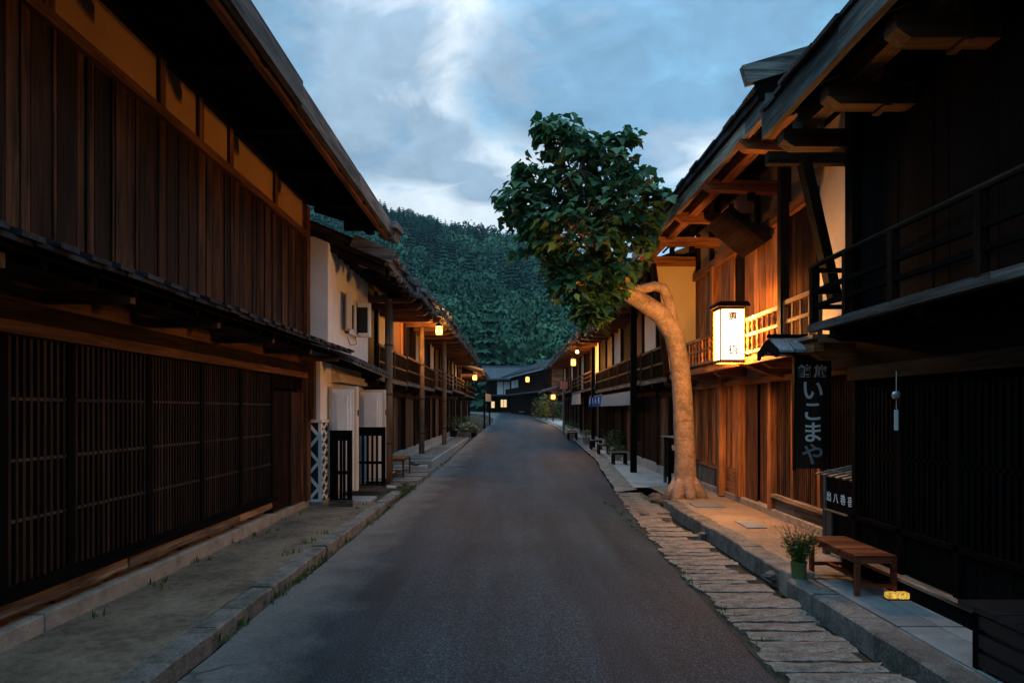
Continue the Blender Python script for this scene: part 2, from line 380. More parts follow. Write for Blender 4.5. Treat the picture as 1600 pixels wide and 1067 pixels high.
# ------------------------------------------------------------------ mesh builder
ORG = {}
class MB:
    def __init__(s): s.v = []; s.f = []
    def add(s, vs, fs):
        n = len(s.v); s.v += [tuple(p) for p in vs]; s.f += [tuple(i + n for i in f) for f in fs]
        return s
    BF = [(0, 3, 2, 1), (4, 5, 6, 7), (0, 1, 5, 4), (1, 2, 6, 5), (2, 3, 7, 6), (3, 0, 4, 7)]
    def box(s, x0, x1, y0, y1, z0, z1):
        x0, x1 = min(x0, x1), max(x0, x1); y0, y1 = min(y0, y1), max(y0, y1); z0, z1 = min(z0, z1), max(z0, z1)
        return s.add([(x0, y0, z0), (x1, y0, z0), (x1, y1, z0), (x0, y1, z0), (x0, y0, z1), (x1, y0, z1), (x1, y1, z1), (x0, y1, z1)], MB.BF)
    def beam(s, p0, p1, w, h, up=(0, 0, 1)):
        p0, p1 = Vector(p0), Vector(p1); d = (p1 - p0).normalized(); u = Vector(up)
        sd = d.cross(u).normalized(); u = sd.cross(d).normalized()
        a = sd * w / 2; c = u * h / 2
        return s.add([p0 - a - c, p0 + a - c, p1 + a - c, p1 - a - c, p0 - a + c, p0 + a + c, p1 + a + c, p1 - a + c], MB.BF)
    def tube(s, pts, rad, n=10, cap=True, jit=0.0):
        pts = [Vector(p) for p in pts]; m = len(pts); rings = []; vs = []; prev = None
        for i in range(m):
            d = (pts[min(i + 1, m - 1)] - pts[max(i - 1, 0)]).normalized()
            if prev is None:
                ref = Vector((1, 0, 0)) if abs(d.x) < 0.8 else Vector((0, 1, 0)); a = d.cross(ref).normalized()
            else:
                a = (prev - d * prev.dot(d)).normalized()
            prev = a; b = d.cross(a)
            for k in range(n):
                t = 2 * math.pi * k / n; r = rad[i] * (1 + (random.uniform(-jit, jit) if jit else 0))
                vs.append(pts[i] + (a * math.cos(t) + b * math.sin(t)) * r)
        fs = []
        for i in range(m - 1):
            for k in range(n):
                k2 = (k + 1) % n
                fs.append((i * n + k, i * n + k2, (i + 1) * n + k2, (i + 1) * n + k))
        if cap:
            fs.append(tuple(reversed(range(n)))); fs.append(tuple((m - 1) * n + k for k in range(n)))
        return s.add(vs, fs)
    def lathe(s, cx, cy, prof, n=16):
        vs = []; fs = []
        for r, z in prof:
            for k in range(n):
                t = 2 * math.pi * k / n; vs.append((cx + r * math.cos(t), cy + r * math.sin(t), z))
        for i in range(len(prof) - 1):
            for k in range(n):
                k2 = (k + 1) % n; fs.append((i * n + k, i * n + k2, (i + 1) * n + k2, (i + 1) * n + k))
        fs.append(tuple(reversed(range(n)))); fs.append(tuple((len(prof) - 1) * n + k for k in range(n)))
        return s.add(vs, fs)
    def prism(s, poly, ext):      # poly: 3-D points of a planar outline; ext: extrusion vector
        n = len(poly); e = Vector(ext); a = [Vector(p) for p in poly]
        vs = a + [p + e for p in a]
        fs = [tuple(range(n - 1, -1, -1)), tuple(range(n, 2 * n))] + [(i, (i + 1) % n, n + (i + 1) % n, n + i) for i in range(n)]
        return s.add(vs, fs)
    def build(s, name, mat, parent=None, smooth=False, bevel=0.0, org=None):
        o3 = ORG.get(parent.name, Vector((0, 0, 0))) if parent else (Vector(org) if org else Vector((0, 0, 0)))
        me = bpy.data.meshes.new(name)
        me.from_pydata([(p[0] - o3.x, p[1] - o3.y, p[2] - o3.z) for p in s.v], [], s.f)
        me.materials.append(MATS[mat] if isinstance(mat, str) else mat)
        if smooth: me.polygons.foreach_set('use_smooth', [True] * len(me.polygons))
        me.update()
        o = bpy.data.objects.new(name, me); COL.objects.link(o)
        if parent: o.parent = parent
        else: o.location = o3
        ORG[o.name] = o3
        if bevel:
            b = o.modifiers.new('bevel', 'BEVEL'); b.width = bevel; b.segments = 2; b.limit_method = 'ANGLE'
        return o

def thing(name, loc, label, cat, group=None):
    o = bpy.data.objects.new(name, None); COL.objects.link(o); o.location = loc
    o.empty_display_size = 0.2
    ORG[o.name] = Vector(loc); o['label'] = label; o['category'] = cat
    if group: o['group'] = group
    return o
def tag(o, label, cat, group=None):
    o['label'] = label; o['category'] = cat
    if group: o['group'] = group
    return o
def struct(o): o['kind'] = 'structure'; return o
def stuff(o, label=None): 
    o['kind'] = 'stuff'
    if label: o['label'] = label
    return o
def copy_tree(o, loc, label=None, rz=None):
    c = o.copy(); COL.objects.link(c); c.location = loc
    if rz is not None: c.rotation_euler = (0, 0, rz)
    if label: c['label'] = label
    for ch in list(o.children):
        d = ch.copy(); COL.objects.link(d); d.parent = c
        for g in ch.children:
            e = g.copy(); COL.objects.link(e); e.parent = d
    return c

def boards_v(x, y0, y1, z0, z1, w=0.22, th=0.02, jit=0.012, gap=0.004, out=1):
    """vertical boards in a plane x = const, faces towards out"""
    m = MB(); y = y0
    while y < y1 - 0.02:
        ww = min(w * random.uniform(0.75, 1.25), y1 - y)
        j = random.uniform(0, jit) * out
        m.box(x + j, x + j - out * th, y + gap / 2, y + ww - gap / 2, z0 + random.uniform(0, 0.004), z1)
        y += ww
    return m
def slats(x, y0, y1, z0, z1, pitch=0.065, w=0.026, d=0.03):
    m = MB(); n = max(1, int((y1 - y0) / pitch)); p = (y1 - y0) / n
    for i in range(n + 1):
        y = y0 + i * p + random.uniform(-.002, .002)
        m.box(x - d / 2, x + d / 2, y - w / 2, y + w / 2, z0, z1)
    return m

def zroad(y):
    if y < 16: return 0.0
    if y < 22: return 0.0167 * (y - 16) ** 2 / 12
    return 0.0167 * (y - 19)

# ------------------------------------------------------------------ the setting: ground, lane, pavements, hill
def interp(tab, y):
    return float(np.interp(y, [a for a, b in tab], [b for a, b in tab]))
RL = [(-8, -1.95), (19, -1.95), (30, -1.85), (42, -1.70), (54, -1.5), (64, -1.7), (72, -2.3), (80, -3.2), (90, -6.5), (104, -13)]
RR = [(-8, 1.35), (4, 1.57), (7.8, 1.67), (13, 1.96), (21, 2.56), (32, 2.8), (45, 2.9), (54, 2.6), (64, 2.1), (72, 1.7), (80, 1.1), (86, -0.3), (90, -2.2), (104, -9)]
def sheet(name, mat, ys, xl, xr, zf, nx=6, jag=0.0):
    m = MB(); vs = []; fs = []
    for j, y in enumerate(ys):
        a, b = xl(y), xr(y)
        if jag: a += random.uniform(-jag, jag); b += random.uniform(-jag, jag)
        for i in range(nx + 1):
            x = a + (b - a) * i / nx; vs.append((x, y, zf(x, y)))
    for j in range(len(ys) - 1):
        for i in range(nx):
            k = j * (nx + 1) + i; fs.append((k, k + 1, k + nx + 2, k + nx + 1))
    m.add(vs, fs); return struct(m.build(name, mat, smooth=True))
sheet('ground', 'dark_earth', [-60, -20, 0, 10, 16, 18, 20, 22, 30, 50, 70, 90, 110, 135], lambda y: -220, lambda y: 220, lambda x, y: zroad(y) - 0.06, 20)
ysr = list(np.arange(-8, 104.1, 0.5))
def crown(x, y):
    a, b = interp(RL, y), interp(RR, y); t = (x - a) / max(b - a, .1)
    return zroad(y) + 0.02 * (1 - (2 * t - 1) ** 2)
sheet('road', 'asphalt', ysr, lambda y: interp(RL, y) - 0.03, lambda y: interp(RR, y), crown, 6, 0.02)

# left: sandy strip, kerb, stepped stone terrace
def zsand(x, y): return 0.098 + 0.012 * math.sin(x * 5 + y * 1.7) * math.sin(y * 0.9)
sheet('sand_path', 'sand_earth', list(np.arange(-8, 11.3, 0.3)), lambda y: -3.6, lambda y: -2.20, zsand, 8)
def kerb_run(name, x0, x1, y0, y1, z0, z1, ln, mat='kerb_stone', tilt=0.0):
    m = MB(); y = y0
    while y < y1 - 0.1:
        l = min(ln * random.uniform(0.7, 1.3), y1 - y)
        j = random.uniform(-.010, .010); k = random.uniform(-.008, .008)
        n = max(2, int(l / 0.12)); vs = []; fs = []
        for i in range(n + 1):
            yy = y + 0.004 + (l - 0.008) * i / n; e = lambda s: random.uniform(-s, s)
            xa, xb = x0 + j + e(.006), x1 + j + e(.006)
            if i in (0, n): c = .018
            else: c = .012
            zt = z1 + k + e(.004)
            vs += [(xa, yy, z0), (xa, yy, zt - c), (xa + c, yy, zt), (xb - c, yy, zt), (xb, yy, zt - c), (xb, yy, z0)]
        for i in range(n):
            for q in range(5):
                a = i * 6 + q; fs.append((a, a + 6, a + 7, a + 1))
        fs.append((0, 1, 2, 3, 4, 5)); fs.append(tuple(n * 6 + q for q in (5, 4, 3, 2, 1, 0)))
        m.add(vs, fs); y += l
    o = m.build(name, mat); return struct(o)
kerb_run('kerb', -2.22, -2.03, -8, 12.6, -0.04, 0.104, 0.95)
# low weedy ground and concrete threshold in front of the storehouse
sheet('yard', 'dark_earth', list(np.arange(11.2, 14.6, 0.3)), lambda y: -3.6, lambda y: -2.0, lambda x, y: 0.055 + 0.015 * math.sin(x * 9 + y * 5), 8)
struct(MB().box(-3.0, -2.35, 11.25, 11.9, 0.0, 0.10).box(-2.95, -2.3, 13.3, 13.7, 0.0, .09).build('threshold_slab', 'pale_concrete', bevel=.012))
sheet('side_pavement', 'pale_concrete', list(np.arange(14.2, 17.6, 0.3)), lambda y: -3.5, lambda y: -2.72, lambda x, y: 0.115, 3)
m = MB().box(-3.6, -2.05, 17.55, 34.0, -0.2, 0.30)
m.box(-3.0, -2.15, 17.2, 17.545, -0.1, 0.19)
struct(m.build('terrace', 'pale_concrete', bevel=.02))
m = MB(); y = 17.75
while y < 33.7:
    l = random.uniform(.5, .9); m.box(-2.75, -2.1, y, y + l - .03, 0.29, 0.312 + random.uniform(0, .006)); y += l
struct(m.build('paving_stones', 'slab_stone', bevel=.008))
# right: kerb stones, raised dirt floor, slate flags, far stone pavement
kerb_run('kerb', 2.44, 2.66, 6.12, 11.0, -0.04, 0.152, 1.1)
kerb_run('kerb', 2.36, 2.58, -6, 5.86, -0.04, 0.152, 0.95)
struct(MB().box(2.38, 2.62, 5.88, 6.10, -0.04, 0.20).build('kerb_block', 'plinth_stone', bevel=.02))
sheet('dirt_floor', 'dirt_floor', list(np.arange(5.9, 13.3, 0.3)), lambda y: 2.6, lambda y: 3.9, lambda x, y: 0.142 + 0.008 * math.sin(x * 6 + y * 3), 6)
sheet('floor_bed', 'pale_concrete', list(np.arange(-6, 6.0, 0.5)), lambda y: 2.55, lambda y: 3.3, lambda x, y: 0.136, 2)
m = MB(); y = -3.0
while y < 5.8:
    l = random.uniform(.6, 1.15); xs = 2.59
    while xs < 3.05:
        wd = random.choice([.5, .28, .36]); x2 = min(xs + wd, 3.12)
        m.box(xs, x2 - .012, y + .006, min(y + l, 5.85) - .006, 0.12, 0.150 + random.uniform(-.003, .003)); xs = x2
    y += l
struct(m.build('slate_flags', 'slate_stone', bevel=.004))
struct(MB().box(2.75, 3.2, 10.2, 10.6, .1, .158).box(2.9, 3.15, 8.4, 8.9, .1, .156).build('floor_slab', 'slate_stone', bevel=.006))
def rpx(y): return interp(RR, y) + 0.02
sheet('gutter_bed', 'dark_earth', list(np.arange(-6, 13.4, 0.3)), lambda y: rpx(y) - .03, lambda y: 2.5, lambda x, y: 0.002 - (0.06 if x > 2.3 else 0), 8)
sheet('stone_pavement', 'pale_concrete', [13.2] + list(np.arange(13.6, 64, 0.8)), lambda y: rpx(y) + .35, lambda y: rpx(y) + 2.2, lambda x, y: 0.10 + zroad(y), 3)
sheet('pavement_edge', 'slab_stone', [13.0] + list(np.arange(13.4, 64, 0.5)), lambda y: rpx(y), lambda y: rpx(y) + .40, lambda x, y: 0.03 + zroad(y) + 0.06 * min(1, max(0, (x - rpx(y)) / .4)), 4, 0.03)

def slab_mesh(w, l, h, seed):
    r = random.Random(seed); nx, ny = 7, 3; vs = []; fs = []
    sk = r.uniform(-.012, .012)
    for j in range(ny + 1):
        for i in range(nx + 1):
            x = -w / 2 + w * i / nx; y = -l / 2 + l * j / ny + sk * (i / nx - .5)
            ed = i in (0, nx) or j in (0, ny)
            if i in (0, nx): x += r.uniform(-.025, .025)
            if j in (0, ny): y += r.uniform(-.005, .005)
            vs.append((x, y, h + r.uniform(-.004, .004) - (r.uniform(.004, .012) if ed else 0)))
    N = len(vs)
    for j in range(ny):
        for i in range(nx):
            k = j * (nx + 1) + i; fs.append((k, k + 1, k + nx + 2, k + nx + 1))
    rim = [i for i in range(nx + 1)] + [j * (nx + 1) + nx for j in range(1, ny + 1)] + [ny * (nx + 1) + i for i in range(nx - 1, -1, -1)] + [j * (nx + 1) for j in range(ny - 1, 0, -1)]
    bv = [(vs[i][0], vs[i][1], -0.05) for i in rim]; vs += bv
    for a in range(len(rim)):
        b = (a + 1) % len(rim); fs.append((rim[a], N + a, N + b, rim[b]))
    return vs, fs
y = 3.2; i = 0
while y < 13.0:
    l = random.choice([.15, .17, .19, .21, .24, .28]) * random.uniform(.9, 1.1)
    if abs(y - 9.4) < .28: l = .42
    xa = rpx(y) + random.uniform(-.03, .04); xb = 2.30 + random.uniform(-.10, .04)
    if y > 6: xb = 2.28 + random.uniform(-.14, .06)
    if y > 10.4: xb = 2.45
    m = MB(); vs, fs = slab_mesh(xb - xa, l - .024, random.uniform(.028, .036), i); m.add([((xa + xb) / 2 + a, y + l / 2 + b, c) for a, b, c in vs], fs)
    o = m.build('gutter_slab', 'slab_stone', org=((xa + xb) / 2, y + l / 2, 0.0))
    tag(o, 'rough grey stone slab laid across the gutter beside the right edge of the lane', 'stone slab', 'stone slabs over the right gutter')
    y += l; i += 1
y = 14.3
while y < 17.2:
    l = random.choice([.16, .2, .24, .3])
    m = MB(); vs, fs = slab_mesh(.72, l - .018, random.uniform(.10, .13), i); m.add([(-2.34 + a, y + l / 2 + b, c) for a, b, c in vs], fs)
    o = m.build('gutter_slab', 'slab_stone', org=(-2.34, y + l / 2, 0.0))
    tag(o, 'weathered stone slab laid across the gutter at the left edge of the lane', 'stone slab', 'stone slabs over the left gutter')
    y += l; i += 1

# loose stones at the foot of the tree and by the terrace
for k, (x, y, z, r) in enumerate([(2.45, 11.55, .08, .10), (2.55, 11.35, .07, .08), (2.5, 11.9, .08, .12), (1.98, 10.2, .04, .06), (2.42, 6.35, .06, .07), (2.40, 8.6, .03, .05), (-2.35, 13.75, .07, .11), (-2.1, 14.0, .06, .10), (-2.45, 17.3, .24, .10)]):
    m = MB(); rr = random.Random(k); vs = []; fs = []; n = 9
    for a in range(5):
        ph = -1.2 + 2.4 * a / 4
        for b in range(n):
            t = 2 * math.pi * b / n; q = r * rr.uniform(.8, 1.15)
            vs.append((x + q * math.cos(ph) * math.cos(t) * 1.3, y + q * math.cos(ph) * math.sin(t), z + .6 * q * math.sin(ph)))
    for a in range(4):
        for b in range(n): fs.append((a * n + b, a * n + (b + 1) % n, (a + 1) * n + (b + 1) % n, (a + 1) * n + b))
    fs += [tuple(range(n))[::-1], tuple(4 * n + b for b in range(n))]
    m.add(vs, fs); o = m.build('loose_stone', 'rock', org=(x, y, z))
    lab = 'loose rough stone lying at the foot of the leaning tree' if k < 3 else ('small loose stone lying on the gutter slabs at right' if k < 6 else 'loose stone lying beside the timber eave posts on the left')
    tag(o, lab, 'stone', ('loose stones by the tree' if k < 3 else ('loose stones on the right gutter' if k < 6 else 'loose stones on the left')))

# grass along the kerbs
def blades(spots, name, n, spread, hmin, hmax):
    m = MB()
    for (x, y, z) in spots:
        for _ in range(n):
            a = random.uniform(0, 6.28); h = random.uniform(hmin, hmax); bx = x + random.gauss(0, spread); by = y + random.gauss(0, spread)
            ww = h * .12; dx, dy = math.cos(a), math.sin(a); ln = random.uniform(.2, .8) * h
            m.add([(bx - dy * ww, by + dx * ww, z), (bx + dy * ww, by - dx * ww, z), (bx + dx * ln * .4 + dy * ww * .7, by + dy * ln * .4 - dx * ww * .7, z + h * .6), (bx + dx * ln, by + dy * ln, z + h), (bx + dx * ln * .4 - dy * ww * .7, by + dy * ln * .4 + dx * ww * .7, z + h * .6)], [(0, 1, 2, 4), (4, 2, 3)])
    return m.build(name, 'grass_blade')
sp = []
for _ in range(60):
    y = random.choice([5.9, 6.3, 6.6, 7.0, 7.4, 8.2, 4.9, 9.6, 11.0]) + random.gauss(0, .22); sp.append((-2.015 + random.uniform(-.01, .03), y, 0))
for _ in range(70):
    sp.append((-2.2 + random.uniform(-.15, .28), 12.9 + random.gauss(0, .5), .04))
for _ in range(10): sp.append((-2.27 - random.uniform(0, .05), random.uniform(7, 11), .1))
for _ in range(26): sp.append((rpx(6) + random.gauss(.0, .03), random.uniform(3.4, 12), .005))
for _ in range(20): sp.append((2.5 + random.uniform(-.2, .1), 11.6 + random.gauss(0, .3), .05))
for _ in range(14): sp.append((random.uniform(-3.15, -2.9), random.uniform(4.5, 10), .1))
for _ in range(60): sp.append((-2.0 + random.uniform(-.06, .05), random.uniform(18, 30), .02))
stuff(blades(sp, 'grass_tufts', 9, .028, .015, .065), 'short green grass and weeds growing along the kerbs')

# hill behind the village, with its forest
def ridge_z(u):   # u = x / y
    return float(np.interp(u, [-1.2, -.6, -.30, -.2, -.093, -.01, .09, .2, .35, .6, 1.2], [110, 130, 158, 153, 133, 121, 108, 100, 95, 92, 90]))
HN = [(random.uniform(.006, .03), random.uniform(.006, .03), random.uniform(0, 6), random.uniform(0, 6)) for _ in range(7)]
def hill_z(x, y):
    u = x / max(y, 60)
    t = (y - 104) / 470.0
    zr = ridge_z(u); b = 1.25
    if t <= 0: return b - .1
    if t < 1: s = t ** 0.86 * (1 - .12 * math.sin(t * math.pi * 2)); z = b + (zr - b) * s
    else: z = zr - (t - 1) * 90
    nz = sum(math.sin(x * a + p) * math.sin(y * c + q) for a, c, p, q in HN)
    return z + nz * 2.4 * min(1, max(0, t * 3)) * max(0, min(1, (1.15 - t) * 3))
ys = list(np.linspace(104, 760, 60)); us = np.linspace(-1.1, 1.1, 90)
m = MB(); vs = []; fs = []
for y in ys:
    for u in us: x = u * y; vs.append((x, y, hill_z(x, y)))
nu = len(us)
for j in range(len(ys) - 1):
    for i in range(nu - 1): fs.append((j * nu + i, j * nu + i + 1, (j + 1) * nu + i + 1, (j + 1) * nu + i))
m.add(vs, fs)
stone('hill_ground', (0.006, 0.018, 0.012), (0.014, 0.032, 0.02), 0.05)
struct(m.build('hill', 'hill_ground', smooth=True))

def leaf_quads(centres, normals, size, rng):
    """numpy leaf-clump quads -> (verts Nx4x3)"""
    n = len(centres); t = rng.normal(size=(n, 3)); t -= (t * normals).sum(1, keepdims=True) * normals
    t /= np.linalg.norm(t, axis=1, keepdims=True) + 1e-9; b = np.cross(normals, t)
    s = size[:, None]
    return np.stack([centres - t * s * .9, centres - b * s * .55 + t * s * .1, centres + t * s, centres + b * s * .55 - t * s * .1], 1)
def broad_template(n, rng):
    k = 9; cc = rng.normal(size=(k, 3)); cc /= np.linalg.norm(cc, axis=1, keepdims=True); cc *= np.array([.62, .62, .5]); cc[:, 2] = cc[:, 2] * 1.0 + .62
    rad = rng.uniform(.28, .46, k); idx = rng.integers(0, k, n); d = rng.normal(size=(n, 3)); d /= np.linalg.norm(d, axis=1, keepdims=True)
    d[:, 2] = np.abs(d[:, 2]) * np.where(rng.random(n) < .75, 1, -1)
    c = cc[idx] + d * rad[idx][:, None] * rng.uniform(.85, 1.08, (n, 1)); c[:, 2] *= .78
    nn = d + rng.normal(size=(n, 3)) * .28; nn /= np.linalg.norm(nn, axis=1, keepdims=True)
    q = leaf_quads(c, nn, rng.uniform(.075, .14, n) * (300 / n) ** .5, rng)
    ti = np.clip(.42 + .42 * rng.normal(size=k)[idx] * .6 + rng.normal(size=n) * .04, 0, 1)
    return q, ti
def conifer_template(n, rng):
    h = rng.random(n) ** .75; tier = np.round(h * 11) / 11; r = (1 - tier) * .30 + .02; a = rng.random(n) * 6.283; rr = r * rng.uniform(.35, 1.1, n)
    c = np.stack([rr * np.cos(a), rr * np.sin(a), .06 + tier * .95 - rr * .35], 1)
    nn = np.stack([np.cos(a) * .6, np.sin(a) * .6, np.full(n, .8)], 1) + rng.normal(size=(n, 3)) * .25; nn /= np.linalg.norm(nn, axis=1, keepdims=True)
    q = leaf_quads(c, nn, rng.uniform(.05, .09, n) * (300 / n) ** .5 * (1.25 - tier * .6), rng)
    return q, np.clip(.20 + rng.normal(size=n) * .05, 0, 1)
def forest():
    rng = np.random.default_rng(5); quads = []; tints = []
    NB = {'near': [broad_template(1500, rng) for _ in range(5)], 'far': [broad_template(560, rng) for _ in range(5)]}
    NC = {'near': [conifer_template(1200, rng) for _ in range(4)], 'far': [conifer_template(440, rng) for _ in range(4)]}
    y = 108.0
    while y < 625:
        step = 3.9 + (y - 105) * .0062
        u0, u1 = -.36, .34
        x = u0 * y
        while x < u1 * y:
            px, py = x + rng.uniform(-.6, .6) * step, y + rng.uniform(-.7, .7) * step
            x += step * rng.uniform(1.0, 1.7)
            u = px / py
            if u > .30 and rng.random() < .5: continue
            z = hill_z(px, py); t = (py - 104) / 470
            pc = 0.54 + .6 * math.sin(px * .045 + 1.3) * math.sin(py * .028 + .4) + (.30 if t > .5 else -.34 if t < .17 else -.05)
            near = py < 200
            if rng.random() < pc:
                q, ti = NC['near' if near else 'far'][rng.integers(4)]; s = rng.uniform(9, 18) * (1.0 if py < 330 else .8); sc = np.array([s * rng.uniform(.75, 1.1)] * 2 + [s]); bt = rng.normal() * .11
            else:
                q, ti = NB['near' if near else 'far'][rng.integers(5)]; s = rng.uniform(5.0, 10.5); sc = np.array([s, s, s * rng.uniform(1.0, 1.5)]); bt = rng.normal() * .24
            a = rng.uniform(0, 6.28); ca, sa = math.cos(a), math.sin(a); M = np.array([[ca, -sa, 0], [sa, ca, 0], [0, 0, 1]])
            quads.append((q.reshape(-1, 3) * sc) @ M.T + np.array([px, py, z - .6])); tints.append(np.clip(np.repeat(ti, 4) + bt, 0, 1))
        y += step
    V = np.concatenate(quads).astype(np.float32); T = np.concatenate(tints).astype(np.float32)
    n = len(V); nf = n // 4
    me = bpy.data.meshes.new('forest'); me.vertices.add(n); me.vertices.foreach_set('co', V.ravel())
    me.loops.add(n); me.loops.foreach_set('vertex_index', np.arange(n, dtype=np.int32))
    me.polygons.add(nf); me.polygons.foreach_set('loop_start', np.arange(0, n, 4, dtype=np.int32))
    try: me.polygons.foreach_set('loop_total', np.full(nf, 4, dtype=np.int32))
    except Exception: pass
    at = me.attributes.new('tint', 'FLOAT', 'POINT'); at.data.foreach_set('value', T)
    me.materials.append(MATS['forest_leaf']); me.update(calc_edges=True); me.validate()
    o = bpy.data.objects.new('forest', me); COL.objects.link(o)
    stuff(o, 'dense green mixed forest covering the hillside behind the village')
    print('forest faces', nf)
forest()

# ------------------------------------------------------------------ building helpers (s = -1 left row, +1 right row)
def roof_slab(h, s, xe, ze, xr, zr, y0, y1, mat='roof_board', course=.42, th=.035, dz=.0, stones=False, name='roof'):
    """overlapping courses of boards rising from the eave (xe,ze) to the ridge (xr,zr); x given as |x|"""
    m = MB(); L = math.hypot(xr - xe, zr - ze); n = max(3, int(L / course)); sl = (zr - ze) / (xr - xe)
    m.prism([(s * xe, y0, ze - .02), (s * xr, y0, zr - .02), (s * xr, y0, zr + .03), (s * xe, y0, ze + .03)], (0, y1 - y0, 0))
    for i in range(n):
        a = i / n; b = min(1, (i + 1.25) / n)
        xa, xb = xe + (xr - xe) * a - (.05 if i == 0 else 0), xe + (xr - xe) * b
        za, zb = ze + (xa - xe) * sl + .035 + th, ze + (xb - xe) * sl + .035
        y = y0
        while y < y1 - .01:
            wd = min(random.uniform(.18, .42), y1 - y)
            if i > 4: wd = min(2.0, y1 - y)
            j = random.uniform(-.012, .02); e = random.uniform(-.04, .03)
            m.prism([(s * (xa + e), y + .004, za + j - th), (s * xb, y + .004, zb + j - th), (s * xb, y + .004, zb + j), (s * (xa + e), y + .004, za + j)], (0, wd - .008, 0))
            y += wd
    o = m.build(name, mat, h)
    return o
def soffit(h, s, xe, ze, xw, zw, y0, y1, pitch=.42, mat='wood_dark_x', rw=.06, rh=.08):
    m = MB()
    m.prism([(s * xe, y0, ze - .005), (s * xw, y0, zw - .005), (s * xw, y0, zw + .012), (s * xe, y0, ze + .012)], (0, y1 - y0, 0))
    y = y0 + .1
    while y < y1:
        m.prism([(s * (xe + .03), y, ze - rh), (s * xw, y, zw - rh), (s * xw, y, zw - .006), (s * (xe + .03), y, ze - .006)], (0, rw, 0)); y += pitch
    return m.build('soffit', mat, h)
def fascia(h, s, x, y0, y1, z0, z1, mat='wood_grey_y', ln=2.2, th=.05, dzy=0.0):
    m = MB(); y = y0; nm = (y1 - y0) / max(1, round((y1 - y0) / ln))
    while y < y1 - .05:
        l = min(nm, y1 - y); j = random.uniform(-.012, .012); a = random.uniform(-.01, .01)
        za = (y - y0) * dzy; zb = (y + l - y0) * dzy
        X0, X1 = s * x - th / 2 + s * j, s * x + th / 2 + s * j
        m.add([(X0, y + .003, z0 + za + a), (X1, y + .003, z0 + za + a), (X1, y + l - .003, z0 + zb), (X0, y + l - .003, z0 + zb), (X0, y + .003, z1 + za + a), (X1, y + .003, z1 + za + a), (X1, y + l - .003, z1 + zb), (X0, y + l - .003, z1 + zb)], MB.BF)
        y += l
    return m.build('fascia', mat, h)
def arms(h, s, ys, xo, xi, z, w=.12, hh=.16, mat='wood_dark_x', name='bracket_arm', taper=True):
    for y in ys:
        m = MB()
        if taper: m.prism([(s * xi, y - w / 2, z - hh / 2), (s * (xo + .10), y - w / 2, z - hh / 2), (s * xo, y - w / 2, z - hh * .1), (s * xo, y - w / 2, z + hh / 2), (s * xi, y - w / 2, z + hh / 2)], (0, w, 0))
        else: m.box(s * xi, s * xo, y - w / 2, y + w / 2, z - hh / 2, z + hh / 2)
        m.build(name, mat, h)
def railing(h, s, x, y0, y1, zb, zt, n_post=3, mat='wood_dark_v', rail='wood_dark_y', mids=(.45,), bal=0.0, turned=False):
    r = MB().box(s * (x - .03), s * (x + .03), y0, y1, zt - .05, zt).build('rail', rail, h)
    m = MB()
    for k in mids: z = zb + (zt - zb) * k; m.box(s * (x - .02), s * (x + .02), y0 + .01, y1 - .01, z - .02, z + .02)
    m.build('rail', rail, h)
    for i in range(n_post):
        y = y0 + (y1 - y0) * i / max(1, n_post - 1)
        MB().box(s * (x - .025), s * (x + .025), y - .025, y + .025, zb, zt - .052).build('railing_post', mat, h)
    if bal:
        n = int((y1 - y0) / bal); m = MB()
        for i in range(1, n):
            y = y0 + (y1 - y0) * i / n
            if turned:
                q = zt - .05 - zb
                m.lathe(s * x, y, [(.022, zb), (.022, zb + q * .12), (.012, zb + q * .16), (.026, zb + q * .35), (.012, zb + q * .48), (.022, zb + q * .55), (.012, zb + q * .62), (.026, zb + q * .8), (.012, zb + q * .92), (.022, zb + q * .94), (.022, zb + q - .002)], 8)
            else: m.box(s * (x - .012), s * (x + .012), y - .012, y + .012, zb, zt - .052)
        m.build('balusters', mat, h)
def text_mesh(s, size, parent, mat, M, name='lettering', ext=.004, bold=0.0, sx=1.0, align='CENTER'):
    c = bpy.data.curves.new(name, 'FONT'); c.body = s; c.size = size; c.extrude = ext; c.align_x = align; c.align_y = 'CENTER'; c.offset = bold
    t = bpy.data.objects.new('tmp', c); COL.objects.link(t)
    bpy.context.view_layer.update()
    me = bpy.data.meshes.new_from_object(t.evaluated_get(bpy.context.evaluated_depsgraph_get())); bpy.data.objects.remove(t)
    me.materials.clear(); me.materials.append(MATS[mat])
    o3 = ORG.get(parent.name, Vector((0, 0, 0)))
    me.transform(Matrix.Translation(-o3) @ M @ Matrix.Diagonal((sx, 1, 1, 1)))
    o = bpy.data.objects.new(name, me); COL.objects.link(o); o.parent = parent; ORG[o.name] = o3
    return o
FACE_CAM = Matrix.Rotation(R(90), 4, 'X')                     # text standing up, facing -Y
FACE_L = Matrix.Rotation(R(-90), 4, 'Z') @ Matrix.Rotation(R(90), 4, 'X')  # facing -X
FACE_R = Matrix.Rotation(R(90), 4, 'Z') @ Matrix.Rotation(R(90), 4, 'X')   # facing +X

